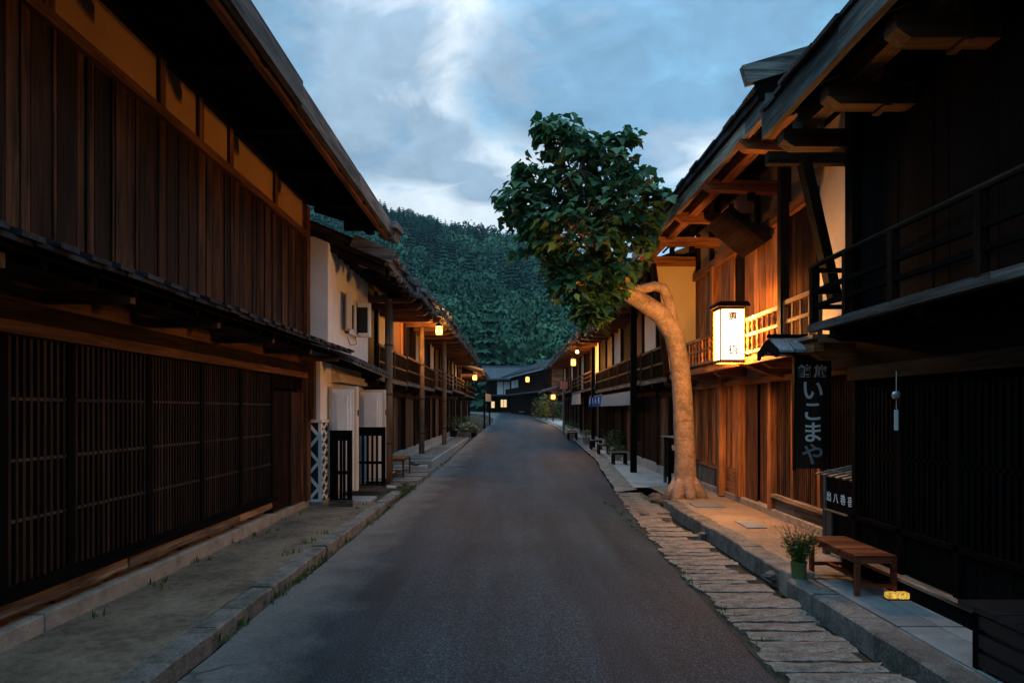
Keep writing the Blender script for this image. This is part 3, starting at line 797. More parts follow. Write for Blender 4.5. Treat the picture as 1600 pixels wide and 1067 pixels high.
# ------------------------------------------------------------------ left 1: the long dark townhouse in the foreground
def big_left():
    s = -1; h = thing('townhouse', (-3.2, 3.5, 0.1), 'long dark timber townhouse at front left with ochre plaster band and fine slatted ground floor', 'townhouse')
    Y0, Y1 = -6.0, 10.66
    MB().box(-7.5, -3.34, Y0, Y1, .05, 4.9).build('core_wall', 'dark_void', h)
    m = MB(); y = Y0
    while y < 9.0:
        l = min(random.uniform(1.5, 2.6), 9.06 - y); m.box(-3.5, -3.15 + random.uniform(-.01, .01), y, y + l - .006, .05, .222 + random.uniform(0, .008)); y += l
    m.box(-3.5, -3.17, 9.07, Y1, .05, .20)
    m.build('plinth', 'plinth_stone', h, bevel=.012)
    m = MB(); y = Y0 + .3
    while y < 9.0: MB().box(-3.5, -3.24, y, y + .16, .222, .268).build('shim_block', 'wood_brown_y', h); y += .62
    m = MB(); y = Y0
    while y < 9.0:
        l = min(random.uniform(2.0, 3.2), 9.05 - y); j = random.uniform(-.012, .012)
        n = 14; vs = []; fs = []
        for i in range(n + 1):
            yy = y + .003 + (l - .006) * i / n; e = random.uniform(0, .018)
            vs += [(-3.4, yy, .27), (-3.185 + j - e * .5, yy, .268 + e), (-3.165 + j, yy, .30 + e * .4), (-3.17 + j, yy, .392), (-3.4, yy, .392)]
        for i in range(n):
            for q in range(4): a = i * 5 + q; fs.append((a, a + 1, a + 6, a + 5))
        fs.append((4, 3, 2, 1, 0)); fs.append(tuple(n * 5 + q for q in range(5)))
        m.add(vs, fs); y += l
    m.build('ground_beam', 'wood_sill_y', h)
    MB().box(-3.4, -3.13, Y0, 9.12, .394, .43).box(-3.4, -3.17, Y0, 9.12, .432, .475).build('sill', 'wood_black_y', h)
    MB().box(-3.34, -3.30, Y0, 9.1, .476, 2.08).build('inner_panel', 'wood_black_v', h)
    posts = [Y0, -4.5, -3.2, -1.9, -.6, .7, 2.0, 3.3, 4.28, 4.95, 6.02, 7.05, 8.05, 9.1]
    for y in posts: MB().box(-3.28, -3.19, y - .04, y + .04, .477, 2.078).build('lattice_post', 'wood_black_v', h)
    for a, b in zip(posts[:-1], posts[1:]):
        dense = a > 5.8
        slats(-3.215, a + .07, b - .07, .477, 2.078, .050 if dense else .064, .022 if dense else .027, .03).build('lattice', 'wood_lattice_v', h)
    for z in (1.67, 1.27, .88): MB().box(-3.224, -3.2025, Y0, 9.06, z - .011, z + .011).build('lattice_rail', 'wood_rail_y', h)
    # second, paler screen behind part of the lattice
    slats(-3.275, 6.1, 7.0, .9, 1.66, .075, .035, .02).build('inner_screen', 'wood_grey_v', h)
    slats(-3.275, 7.15, 8.0, .9, 1.66, .075, .035, .02).build('inner_screen', 'wood_grey_v', h)
    MB().box(-3.34, -3.14, Y0, Y1, 2.082, 2.165).build('lintel', 'wood_brown_y', h)
    MB().box(-3.34, -3.17, Y0, Y1, 2.168, 2.30).build('lintel', 'wood_dark_y', h)
    MB().box(-3.34, -3.21, Y0, Y1, 2.303, 2.55).build('frieze', 'wood_brown_y', h)
    # doorway at the far end
    boards_v(-3.22, 9.16, 9.85, .22, 1.86, .19).build('door', 'wood_dark_v', h)
    boards_v(-3.20, 9.87, 10.45, .22, 1.86, .19).build('door', 'wood_plank_v', h)
    slats(-3.22, 9.2, 10.4, 1.90, 2.08, .07, .028, .03).build('transom', 'wood_dark_v', h)
    MB().box(-3.3, -3.14, 10.47, Y1, .2, 2.08).build('corner_post', 'wood_brown_v', h)
    MB().box(-3.18, -3.05, 10.5, 10.64, 1.45, 2.42).build('corner_bracket', 'wood_brown_v', h)
    # upper storey
    MB().box(-3.34, -3.24, Y0, Y1, 2.55, 4.25).build('upper_wall', 'wood_black_v', h)
    m = boards_v(-3.20, Y0, 10.5, 2.56, 4.24, .22, .03, .016, .012)
    m.build('cladding', 'wood_plank_v', h)
    m = MB(); y = Y0 + .1
    while y < 10.45: m.box(-3.205, -3.182, y, y + .028, 2.56, 4.24); y += random.uniform(.26, .42)
    m.build('battens', 'wood_plank_v', h)
    MB().box(-3.3, -3.15, 10.5, Y1, 2.56, 4.75).build('corner_post', 'wood_brown_v', h)
    MB().box(-3.3, -3.145, Y0, 10.498, 4.245, 4.335).build('girt', 'wood_brown_y', h)
    MB().box(-3.34, -3.225, Y0, 10.5, 4.337, 4.86).build('plaster_band', 'plaster_ochre', h)
    for y in (-4.4, -2.9, -1.3, .2, 1.7, 3.2, 4.72, 6.25, 7.02, 7.78, 9.25):
        MB().box(-3.3, -3.19, y - .05, y + .05, 4.338, 4.80).build('wall_post', 'wood_brown_v', h)
    MB().box(-3.3, -3.16, Y0, Y1, 4.80, 4.9).build('wall_plate', 'wood_dark_y', h)
    # soffit and bracket arms coloured near black, roof above
    soffit(h, s, 2.03, 4.56, 3.25, 4.93, Y0, 11.25, .45, 'wood_black_v')
    arms(h, s, [-3.6, -2.3, -1.0, .3, 1.6, 2.9, 4.3, 5.6, 6.85, 8.1, 9.4, 10.6], 2.03, 2.6, 4.45, .12, .13, 'wood_black_y')
    MB().box(-2.40, -2.27, Y0, 11.3, 4.49, 4.60).build('purlin', 'wood_black_y', h)
    MB().box(-2.10, -2.045, Y0, 11.28, 4.40, 4.56).build('eave_board', 'wood_brown_y', h)
    fascia(h, s, 1.99, Y0, 11.32, 4.44, 4.66, 'wood_grey_y', 2.4, .06)
    roof_slab(h, s, 2.10, 4.62, 8.0, 6.4, Y0, 11.25)
    MB().beam((-1.90, 11.30, 4.44), (-2.16, 11.36, 4.52), .14, .20, (0, 1, 0)).beam((-1.92, 11.05, 4.60), (-1.86, 11.42, 4.56), .10, .10).build('eave_end', 'wood_grey_x', h)
    # pent roof over the ground floor
    soffit(h, s, 2.56, 2.43, 3.25, 2.62, Y0, Y1, .46, 'wood_black_y', .05, .06)
    m = MB(); y = Y0; sl = .29
    while y < Y1:
        l = min(random.uniform(.26, .36), Y1 - y); e = random.uniform(-.02, .02); j = random.uniform(0, .012); zz_ = 2.47 - .018 * (y - 5) * .6
        zz_ = 2.455
        m.prism([(-2.50 + e, y, zz_ + j), (-3.21, y, zz_ + .71 * sl + j), (-3.21, y, zz_ + .71 * sl + j + .03), (-2.50 + e, y, zz_ + j + .03)], (0, l - .003, 0))
        m.prism([(-2.47 + e, y + l * .55, zz_ + .026 + j), (-3.21, y + l * .55, zz_ + .236 + j), (-3.21, y + l * .55, zz_ + .262 + j), (-2.47 + e, y + l * .55, zz_ + .058 + j)], (0, l * .62, 0))
        y += l
    m.build('pent_roof', 'roof_board', h)
    arms(h, s, [-3.3, -1.9, -.5, .9, 2.2, 3.5, 4.72, 6.1, 7.5, 8.9, 10.3], 2.62, 3.2, 2.37, .06, .08, 'wood_brown_x', 'pent_bracket', False)
    return h
big_left()

# ------------------------------------------------------------------ left 2: white plastered storehouse
def storehouse():
    s = -1; h = thing('storehouse', (-2.95, 12.2, 0.08), 'white plastered storehouse with open shuttered window and criss cross tiled base', 'storehouse')
    MB().box(-7, -2.88, 10.72, 13.66, 2.42, 4.32).build('upper_wall', 'plaster_white', h, bevel=.015)
    MB().box(-7, -3.0, 10.70, 11.35, 1.44, 2.36).build('lower_wall', 'plaster_white', h, bevel=.01)
    MB().box(-7, -3.02, 11.35, 13.66, .1, 2.36).build('lower_wall', 'plaster_cream', h)
    MB().box(-7.0, -2.97, 10.67, 11.37, 1.40, 1.437).build('string_course', 'plaster_white', h)
    MB().box(-7.0, -3.012, 10.712, 11.34, .16, 1.398).build('tile_panel', 'iron_black', h)
    MB().box(-7.0, -2.98, 10.69, 11.37, .04, .158).build('plinth', 'plinth_stone', h, bevel=.01)
    m = MB()   # raised white joints, diagonal on both faces
    def dia(p, q): m.beam(p, q, .035, .018, (1, 0, 0) if abs(p[0] - q[0]) < 1e-6 else (0, 1, 0))
    zs = np.linspace(.17, 1.39, 7); up = True
    for a, b in zip(zs[:-1], zs[1:]):
        m.beam((-3.2 if up else -3.03, 10.705, a), (-3.03 if up else -3.2, 10.705, b), .018, .045, (1, 0, 0)); up = not up
        for i in range(2):
            y0 = 10.74 + .3 * i; y1 = y0 + .3
            m.beam((-3.006, y0, a), (-3.006, y1, b), .018, .04, (0, 1, 0)); m.beam((-3.006, y1, a), (-3.006, y0, b), .018, .04, (0, 1, 0))
    m.box(-3.035, -2.99, 10.69, 10.74, .16, 1.398); m.box(-3.03, -2.995, 11.33, 11.365, .16, 1.398); m.box(-3.22, -3.19, 10.70, 10.715, .16, 1.398)
    m.box(-3.2, -3.04, 10.692, 10.72, .16, .20)
    m.build('tile_joints', 'plaster_white', h)
    # doorway
    MB().box(-3.3, -3.015, 11.75, 13.0, .2, 1.98).build('doorway', 'dark_void', h)
    m = MB()
    for k in range(4):
        o = .05 * k; t = .03 * (3 - k)
        m.box(-3.02, -3.0 + t + .01, 11.5 + o, 11.55 + o, .15, 2.02 - o); m.box(-3.02, -3.0 + t + .01, 13.25 - o, 13.30 - o, .15, 2.02 - o); m.box(-3.02, -3.0 + t + .01, 11.55 + o, 13.25 - o, 2.02 - o - .05, 2.02 - o)
    m.box(-3.02, -2.84, 11.35, 13.4, 2.06, 2.12); m.box(-3.02, -2.88, 11.4, 13.35, 2.12, 2.20)
    m.build('door_surround', 'plaster_cream', h)
    for (y, xa, xb, ang) in ((11.1, -2.98, -2.52, 0), (13.0, -2.96, -2.42, 1)):
        d = MB().box(xa, xb, y - .02, y + .14, .28, 1.98).build('door_leaf', 'plaster_cream', h, bevel=.01)
        m = MB()
        for k in range(3):
            q = .045 * (k + 1); m.box(xa + q + .02, xb - q, y - .02 - .022 * (k + 1), y - .02 - .022 * k, .28 + .02, 1.98 - q)
        m.build('raised_panel', 'plaster_white', d)
        MB().box(xb - .01, xb + .015, y + .03, y + .09, 1.5, 1.6).build('hinge', 'iron_black', d)
    # barred guards in front of the door leaves
    def guard(x0, x1, y, z0, z1, solid):
        g = MB().box(x0, x1, y - .03, y + .03, z1 - .16, z1).box(x0, x1, y - .03, y + .03, z0, z0 + .12).box(x1 - .07, x1, y - .03, y + .03, z0 + .12, z1 - .16).box(x0, x0 + solid, y - .03, y + .03, z0 + .12, z1 - .16).build('door_guard', 'wood_black_v', h)
        m = MB(); n = max(3, int((x1 - x0 - solid) / .085))
        for i in range(1, n): xx = x0 + solid + (x1 - .07 - x0 - solid) * i / n; m.box(xx - .018, xx + .018, y - .02, y + .02, z0 + .12, z1 - .16)
        m.box(x0, x1, y - .024, y + .024, z0 + .50, z0 + .55)
        m.build('bars', 'wood_black_v', g)
        MB().box(x0 - .01, x1 + .02, y - .05, y + .05, z0 - .0, z0 + .10).build('foot_rail', 'wood_grey_x', g)
    guard(-2.98, -2.34, 12.62, .10, 1.28, .14)
    guard(-2.83, -2.49, 10.62, .10, 1.28, .12)
    # upper window with its two open plaster shutters
    MB().box(-3.1, -2.872, 11.85, 12.42, 2.98, 3.50).build('window', 'dark_void', h)
    m = MB()
    for k in range(3):
        q = .04 * k; t = .02 * (3 - k); m.box(-2.89, -2.875 + t, 11.77 + q, 11.81 + q, 2.92 + q, 3.60 - q); m.box(-2.89, -2.875 + t, 12.46 - q, 12.50 - q, 2.92 + q, 3.60 - q); m.box(-2.89, -2.875 + t, 11.77 + q, 12.50 - q, 3.56 - q, 3.60 - q); m.box(-2.89, -2.875 + t, 11.77 + q, 12.50 - q, 2.92 + q, 2.96 + q)
    m.build('window_frame', 'plaster_white', h)
    sh = MB().box(-2.86, -2.60, 12.50, 12.62, 2.93, 3.56).build('shutter', 'plaster_white', h, bevel=.012)
    MB().box(-2.815, -2.635, 12.475, 12.50, 3.0, 3.47).build('shutter_panel', 'iron_black', sh)
    m = MB().box(-2.84, -2.815, 12.46, 12.50, 2.96, 3.52).box(-2.635, -2.61, 12.46, 12.50, 2.96, 3.52).box(-2.815, -2.635, 12.46, 12.50, 3.47, 3.52).box(-2.815, -2.635, 12.46, 12.50, 2.96, 3.0); m.build('shutter_rim', 'plaster_white', sh)
    sh = MB().beam((-2.86, 11.78, 3.26), (-2.72, 11.42, 3.26), .09, .62).build('shutter', 'plaster_cream', h, bevel=.012)
    MB().box(-2.80, -2.77, 11.7, 11.75, 3.36, 3.42).box(-2.80, -2.77, 11.7, 11.75, 3.08, 3.14).build('hinge', 'iron_black', sh)
    MB().tube([(-2.86, 12.45, 2.92), (-2.8, 12.3, 2.78), (-2.86, 12.1, 2.74), (-2.87, 11.9, 2.86)], [.006] * 4, 6).build('cord', 'iron_black', h)
    # roofs
    soffit(h, s, 2.0, 3.86, 3.0, 4.28, 10.72, 13.7, .42, 'wood_dark_x', .09, .12)
    MB().beam((-2.0, 10.76, 3.98), (-4.2, 10.76, 4.88), .22, .09, (0, 1, 0)).build('verge_board', 'wood_dark_x', h)
    MB().beam((-1.86, 10.72, 3.99), (-2.5, 10.72, 4.25), .2, .08, (0, 1, 0)).build('verge_cap', 'wood_grey_x', h)
    fascia(h, s, 1.96, 10.72, 13.7, 3.86, 4.02, 'wood_grey_y', 1.1, .07)
    roof_slab(h, s, 1.96, 3.99, 6.6, 5.85, 10.70, 13.7)
    m = MB()
    for k in range(11):
        y = 10.85 + .26 * k; a = random.uniform(-.10, .04); b = random.uniform(-.02, .04)
        m.prism([(-1.86 - a, y, 3.95 + b), (-2.5, y, 4.14 + b), (-2.5, y, 4.20 + b), (-1.84 - a, y, 4.05 + b)], (0, random.uniform(.10, .2), 0))
        if k % 2: m.tube([(-1.9 - a, y + .1, 3.82), (-2.5, y + .1, 4.0)], [.055, .055], 8)
    m.build('eave_shingles', 'wood_grey_x', h)
    arms(h, s, [11.0, 11.7, 12.4, 13.1], 1.98, 2.4, 3.80, .11, .12, 'wood_black_y')
    soffit(h, s, 2.56, 2.30, 3.02, 2.44, 10.68, 13.7, .4, 'wood_black_y', .05, .06)
    m = MB(); y = 10.68; 
    while y < 13.7:
        dz = -.05 * (y - 10.68) * .6
        m.tube([(-2.47, y + .1, 2.38 + dz), (-3.0, y + .1, 2.56 + dz)], [.055, .055], 8); m.prism([(-2.49, y, 2.32 + dz), (-3.0, y, 2.50 + dz), (-3.0, y, 2.53 + dz), (-2.49, y, 2.35 + dz)], (0, .2, 0)); y += .2
    m.build('pent_roof', 'roof_tile', h)
    return h
storehouse()

# ------------------------------------------------------------------ generic two-storey post-town house for both rows
def town_house(s, y0, y1, label, xw=3.1, xb=2.7, xe=1.95, ze=4.2, zt=4.75, zf=2.32, seed=0, wall='wood_dark_v', accent='wood_brown_v', pave=.3, dx=0.0, bal='bars', rail_h=.62, xr=7.5, post_ys=(), roofmat='roof_board', logs=True, doors=True, name='townhouse', slope=.36, xpost=2.55):
    random.seed(100 + seed); g = zroad((y0 + y1) / 2); X = lambda x: x + s * dx      # dx shifts the house along +x
    xw, xb, xe, xr, xpost = X(xw), X(xb), X(xe), X(xr), X(xpost)
    h = thing(name, (s * xw, (y0 + y1) / 2, g + pave), label, 'townhouse')
    zf += g; ze += g; zt += g; zg = g + pave - .08
    MB().box(s * (xw + .08), s * (xw + 3.6), y0, y1, zg, zt + .1).build('core_wall', 'dark_void', h)
    MB().box(s * (xw - .04), s * (xw + .2), y0, y1, zg, zg + .22).build('plinth', 'pale_concrete', h, bevel=.01)
    n = max(2, round((y1 - y0) / 1.8)); ys = [y0 + (y1 - y0) * i / n for i in range(n + 1)]
    for y in ys: MB().box(s * (xw - .06), s * (xw + .06), y - .06 if y > y0 else y, y + .06 if y < y1 else y1, zg + .222, zt).build('wall_post', wall, h)
    for i, (a, b) in enumerate(zip(ys[:-1], ys[1:])):
        k = (i + seed) % 3; A, B = a + .065, b - .065
        if k == 0:
            slats(s * xw, A, B, zg + .63, zf - .42, .06, .024, .03).build('lattice', wall, h)
            MB().box(s * (xw - .03), s * (xw + .03), A, B, zg + .56, zg + .625).build('sill', 'wood_dark_y', h)
            boards_v(s * xw, A, B, zg + .225, zg + .555, .2, .02, .01, .004, -s).build('apron', wall, h)
        elif k == 1:
            d = boards_v(s * xw, A, (A + B) / 2 - .005, zg + .225, zf - .42, .18, .02, .01, .004, -s).build('door', accent, h)
            boards_v(s * (xw + .03), (A + B) / 2, B, zg + .225, zf - .42, .18, .02, .01, .004, -s).build('door', wall, h)
        else:
            boards_v(s * xw, A, B, zg + .225, zf - .42, .24, .02, .014, .004, -s).build('cladding', accent if seed % 2 else wall, h)
    MB().box(s * (xw - .05), s * (xw + .05), y0, y1, zf - .418, zf - .30).build('lintel', 'wood_dark_y', h)
    MB().box(s * (xw - .01), s * (xw + .05), y0, y1, zf - .298, zf - .13).build('frieze', 'wood_dark_y', h)
    # balcony
    MB().box(s * xb, s * (xw + .05), y0 + .02, y1 - .02, zf - .04, zf).build('balcony_floor', 'wood_dark_x', h)
    MB().box(s * (xb - .04), s * (xb + .05), y0 + .02, y1 - .02, zf - .13, zf - .042).build('balcony_beam', 'wood_grey_y', h)
    arms(h, s, [y for y in ys], xb - .02, xw, zf - .20, .09, .12, 'wood_dark_x', 'balcony_bracket')
    for a, b in zip(ys[:-1], ys[1:]):
        railing(h, s, xb, a + .06, b - .06, zf, zf + rail_h, 2, wall, 'wood_brown_y', (.40, .68) if bal == 'rails' else (.42,), .12 if bal == 'bars' else 0)
    # upper wall
    for i, (a, b) in enumerate(zip(ys[:-1], ys[1:])):
        k = (i * 2 + seed) % 3
        if k == 2: MB().box(s * (xw + .0), s * (xw + .07), a + .065, b - .065, zf + .01, zt - .3).build('plaster_panel', 'plaster_cream', h)
        else: boards_v(s * xw, a + .065, b - .065, zf + .01, zt - .3, .26, .02, .012, .005, -s).build('shutter', accent if k else wall, h)
    MB().box(s * (xw - .05), s * (xw + .06), y0, y1, zt - .298, zt - .2).build('girt', 'wood_dark_y', h)
    MB().box(s * (xw + .02), s * (xw + .08), y0, y1, zt - .198, zt).build('upper_band', 'plaster_ochre', h)
    # roof
    soffit(h, s, xe + .02, ze - .02, xw, zt, y0 + .02, y1 - .02, .45, 'wood_dark_x', .08, .10)
    arms(h, s, [y0 + .3 + (y1 - y0 - .6) * i / max(1, round((y1 - y0) / 1.3)) for i in range(round((y1 - y0) / 1.3) + 1)], xe + .04, xw, ze - .15, .11, .14, 'wood_brown_x')
    MB().box(s * (xe + .30), s * (xe + .42), y0 + .02, y1 - .02, ze - .12, ze - .0).build('purlin', 'wood_brown_y', h)
    fascia(h, s, xe, y0 + .02, y1 - .02, ze - .04, ze + .10, 'wood_grey_y', 1.2, .06)
    roof_slab(h, s, xe, ze + .08, xr, ze + .08 + (xr - xe) * slope, y0, y1, roofmat)
    MB().beam((s * (xe - .05), y0 + .05, ze + .16), (s * xr, y0 + .05, ze + .16 + (xr - xe) * slope), .12, .16, (0, 1, 0)).build('verge_board', 'wood_grey_x', h)
    m = MB(); y = y0 + .15    # split shingle ends, battens and log ends cluttering the eave
    while y < y1 - .2:
        a = random.uniform(-.10, .05); b = random.uniform(-.03, .05); ww = random.uniform(.10, .26)
        m.prism([(s * (xe - .08 + a), y, ze + .05 + b), (s * (xe + .5), y, ze + .20 + b), (s * (xe + .5), y, ze + .26 + b), (s * (xe - .10 + a), y, ze + .13 + b)], (0, ww, 0))
        if random.random() < .6: m.tube([(s * (xe - .06 + a * .5), y + .1, ze - .10), (s * (xe + .6), y + .1, ze + .04)], [random.uniform(.045, .065)] * 2, 8)
        y += random.uniform(.24, .46)
    m.build('eave_shingles', 'wood_grey_x', h)
    if logs:   # stones and split logs weighing down the eave boards
        m = MB(); y = y0 + .3
        while y < y1 - .2:
            xx = xe + random.uniform(.25, .4); r = random.uniform(.08, .17); z = ze + .12 + (xx - xe) * slope + r * .8
            m.lathe(s * xx, y, [(r * .5, z - r * .7), (r, z - r * .2), (r * .9, z + r * .3), (r * .4, z + r * .6)], 7); y += random.uniform(.35, .8)
        m.build('roof_stones', 'rock', h, smooth=True)
        m = MB().tube([(s * (xe + .18), y0 + .0, ze + .2), (s * (xe + .18), y1, ze + .2)], [.05, .055], 8); m.build('eave_log', 'wood_grey_y', h)
    for i, y in enumerate(post_ys):
        p = MB().tube([(s * xpost, y, zg - .05), (s * xpost, y, 2.0), (s * xpost, y, ze - .06)], [.085, .08, .075], 12).build('eave_post', 'bamboo_pole', h, smooth=True)
        m = MB()
        for z in (.9, 1.9, 2.9): m.tube([(s * xpost, y, z), (s * xpost, y, z + .035)], [.092, .092], 12)
        m.build('pole_ring', 'iron_black', p)
    random.seed(300 + seed)
    return h
town_house(-1, 13.72, 17.4, 'narrow brown timber house just beyond the white storehouse with a barred balcony', seed=0, ze=4.02, zt=4.55, post_ys=(13.95,), pave=.12, xpost=2.52, wall='wood_dark_v')
town_house(-1, 17.45, 23.6, 'brown timber house with the nearer orange lantern under its left eave', seed=1, post_ys=(20.1,), pave=.3, xpost=2.66, accent='wood_brown_v', wall='wood_dark_v')
town_house(-1, 23.65, 30.6, 'dark timber house on the left with bare rails along its balcony between two lit lanterns', seed=3, post_ys=(25.2,), pave=.22, xpost=2.5, bal='rails', ze=4.12)
town_house(-1, 30.65, 38.4, 'far dark timber house on the left with potted plants at its foot', seed=4, pave=.12, ze=4.0, zt=4.5, bal='rails')
town_house(-1, 42.5, 52.0, 'lower house on the left with a lamp glowing under its curved eave', seed=5, pave=.1, ze=3.45, zt=4.0, zf=2.1, dx=-.15, xe=1.7, logs=False, slope=.3)

# ------------------------------------------------------------------ right 1: black house in the near right corner
def black_house():
    s = 1; h = thing('townhouse', (3.1, 2.5, .15), 'near black timber house at front right with a long balcony rail', 'townhouse')
    Y0, Y1 = -6.0, 6.22
    MB().box(3.28, 8, Y0, 6.22, .05, 2.3).box(3.28, 8, Y0, 6.45, 2.302, 5.0).build('core_wall', 'dark_void', h)
    MB().box(3.03, 3.4, Y0, Y1, .08, .262).build('plinth', 'wood_black_y', h)
    MB().box(3.02, 3.4, Y0, Y1, .264, .29).build('sill', 'wood_sill_y', h)
    MB().box(3.16, 3.3, Y0, Y1, .29, 1.86).build('inner_panel', 'wood_black_v', h)
    ys = [Y0, -4.6, -3.2, -1.9, -.6, .6, 1.8, 2.9, 3.85, 4.75, 5.45, 6.17]
    for y in ys: MB().box(3.085, 3.16, y - .03, y + .03, .292, 1.86).build('lattice_post', 'wood_black_v', h)
    for a, b in zip(ys[:-1], ys[1:]):
        slats(3.115, a + .08, b - .08, .66, 1.80, .062, .026, .03).build('lattice', 'wood_black_v', h)
        boards_v(3.12, a + .055, b - .055, .295, .61, .3, .02, .008, .004, -1).build('apron', 'wood_black_v', h)
    MB().box(3.085, 3.16, Y0, Y1, .612, .655).build('lattice_rail', 'wood_black_y', h)
    MB().box(3.10, 3.15, Y0, Y1, 1.2, 1.23).build('lattice_rail', 'wood_black_y', h)
    MB().box(3.05, 3.28, Y0, Y1, 1.862, 1.98).build('lintel', 'wood_dark_y', h)
    MB().box(3.14, 3.28, Y0, Y1, 1.982, 2.3).build('frieze', 'wood_black_y', h)
    # balcony
    MB().box(2.84, 3.28, Y0, 6.42, 2.345, 2.385).build('balcony_floor', 'wood_black_y', h)
    fascia(h, s, 2.82, Y0, 6.46, 2.33, 2.40, 'wood_grey_y', 2.4, .07)
    arms(h, s, [-3.2, -1.5, .2, 1.8, 3.3, 4.8, 6.1], 2.86, 3.2, 2.27, .10, .12, 'wood_black_y', 'balcony_bracket')
    MB().tube([(2.82, Y0, 2.93), (2.82, 2, 2.925), (2.82, 6.45, 2.94)], [.026] * 3, 8).build('rail', 'wood_dark_y', h)
    for z in (2.56, 2.70): MB().box(2.80, 2.84, Y0, 6.4, z - .018, z + .018).build('rail', 'wood_black_y', h)
    for y in (-3.4, -2.0, -.6, .8, 2.1, 3.3, 4.1, 5.05, 5.75, 6.38): MB().box(2.79, 2.85, y - .03, y + .03, 2.40, 2.92).build('railing_post', 'wood_dark_v', h)
    for z in (2.56, 2.70, 2.9): MB().box(2.84, 3.3, 6.36, 6.40, z - .02, z + .02).build('end_rail', 'wood_black_y', h)
    # upper wall, eave
    boards_v(3.27, Y0, 6.42, 2.39, 4.85, .26, .02, .01, .004, -1).build('cladding', 'wood_black_v', h)
    MB().box(3.2, 3.34, 6.42, 6.56, 2.3, 4.9).build('corner_post', 'wood_black_v', h)
    soffit(h, s, 2.5, 4.36, 3.3, 4.70, Y0, 6.6, .5, 'wood_black_y')
    MB().box(2.72, 2.86, Y0, 6.62, 4.24, 4.39).build('purlin', 'wood_brown_y', h)
    arms(h, s, [-3.0, -1.4, .2, 1.8, 3.3, 4.62, 5.6, 6.5], 2.56, 3.3, 4.16, .15, .17, 'wood_brown_x')
    for y in (3.3, 4.62, 5.6): MB().box(3.0, 3.06, y - .10, y + .10, 4.05, 4.36).build('strut', 'wood_brown_v', h)
    fascia(h, s, 2.46, Y0, 6.66, 4.24, 4.47, 'wood_grey_y', 1.6, .06)
    roof_slab(h, s, 2.44, 4.45, 7.6, 6.5, Y0, 6.66)
    return h
black_house()

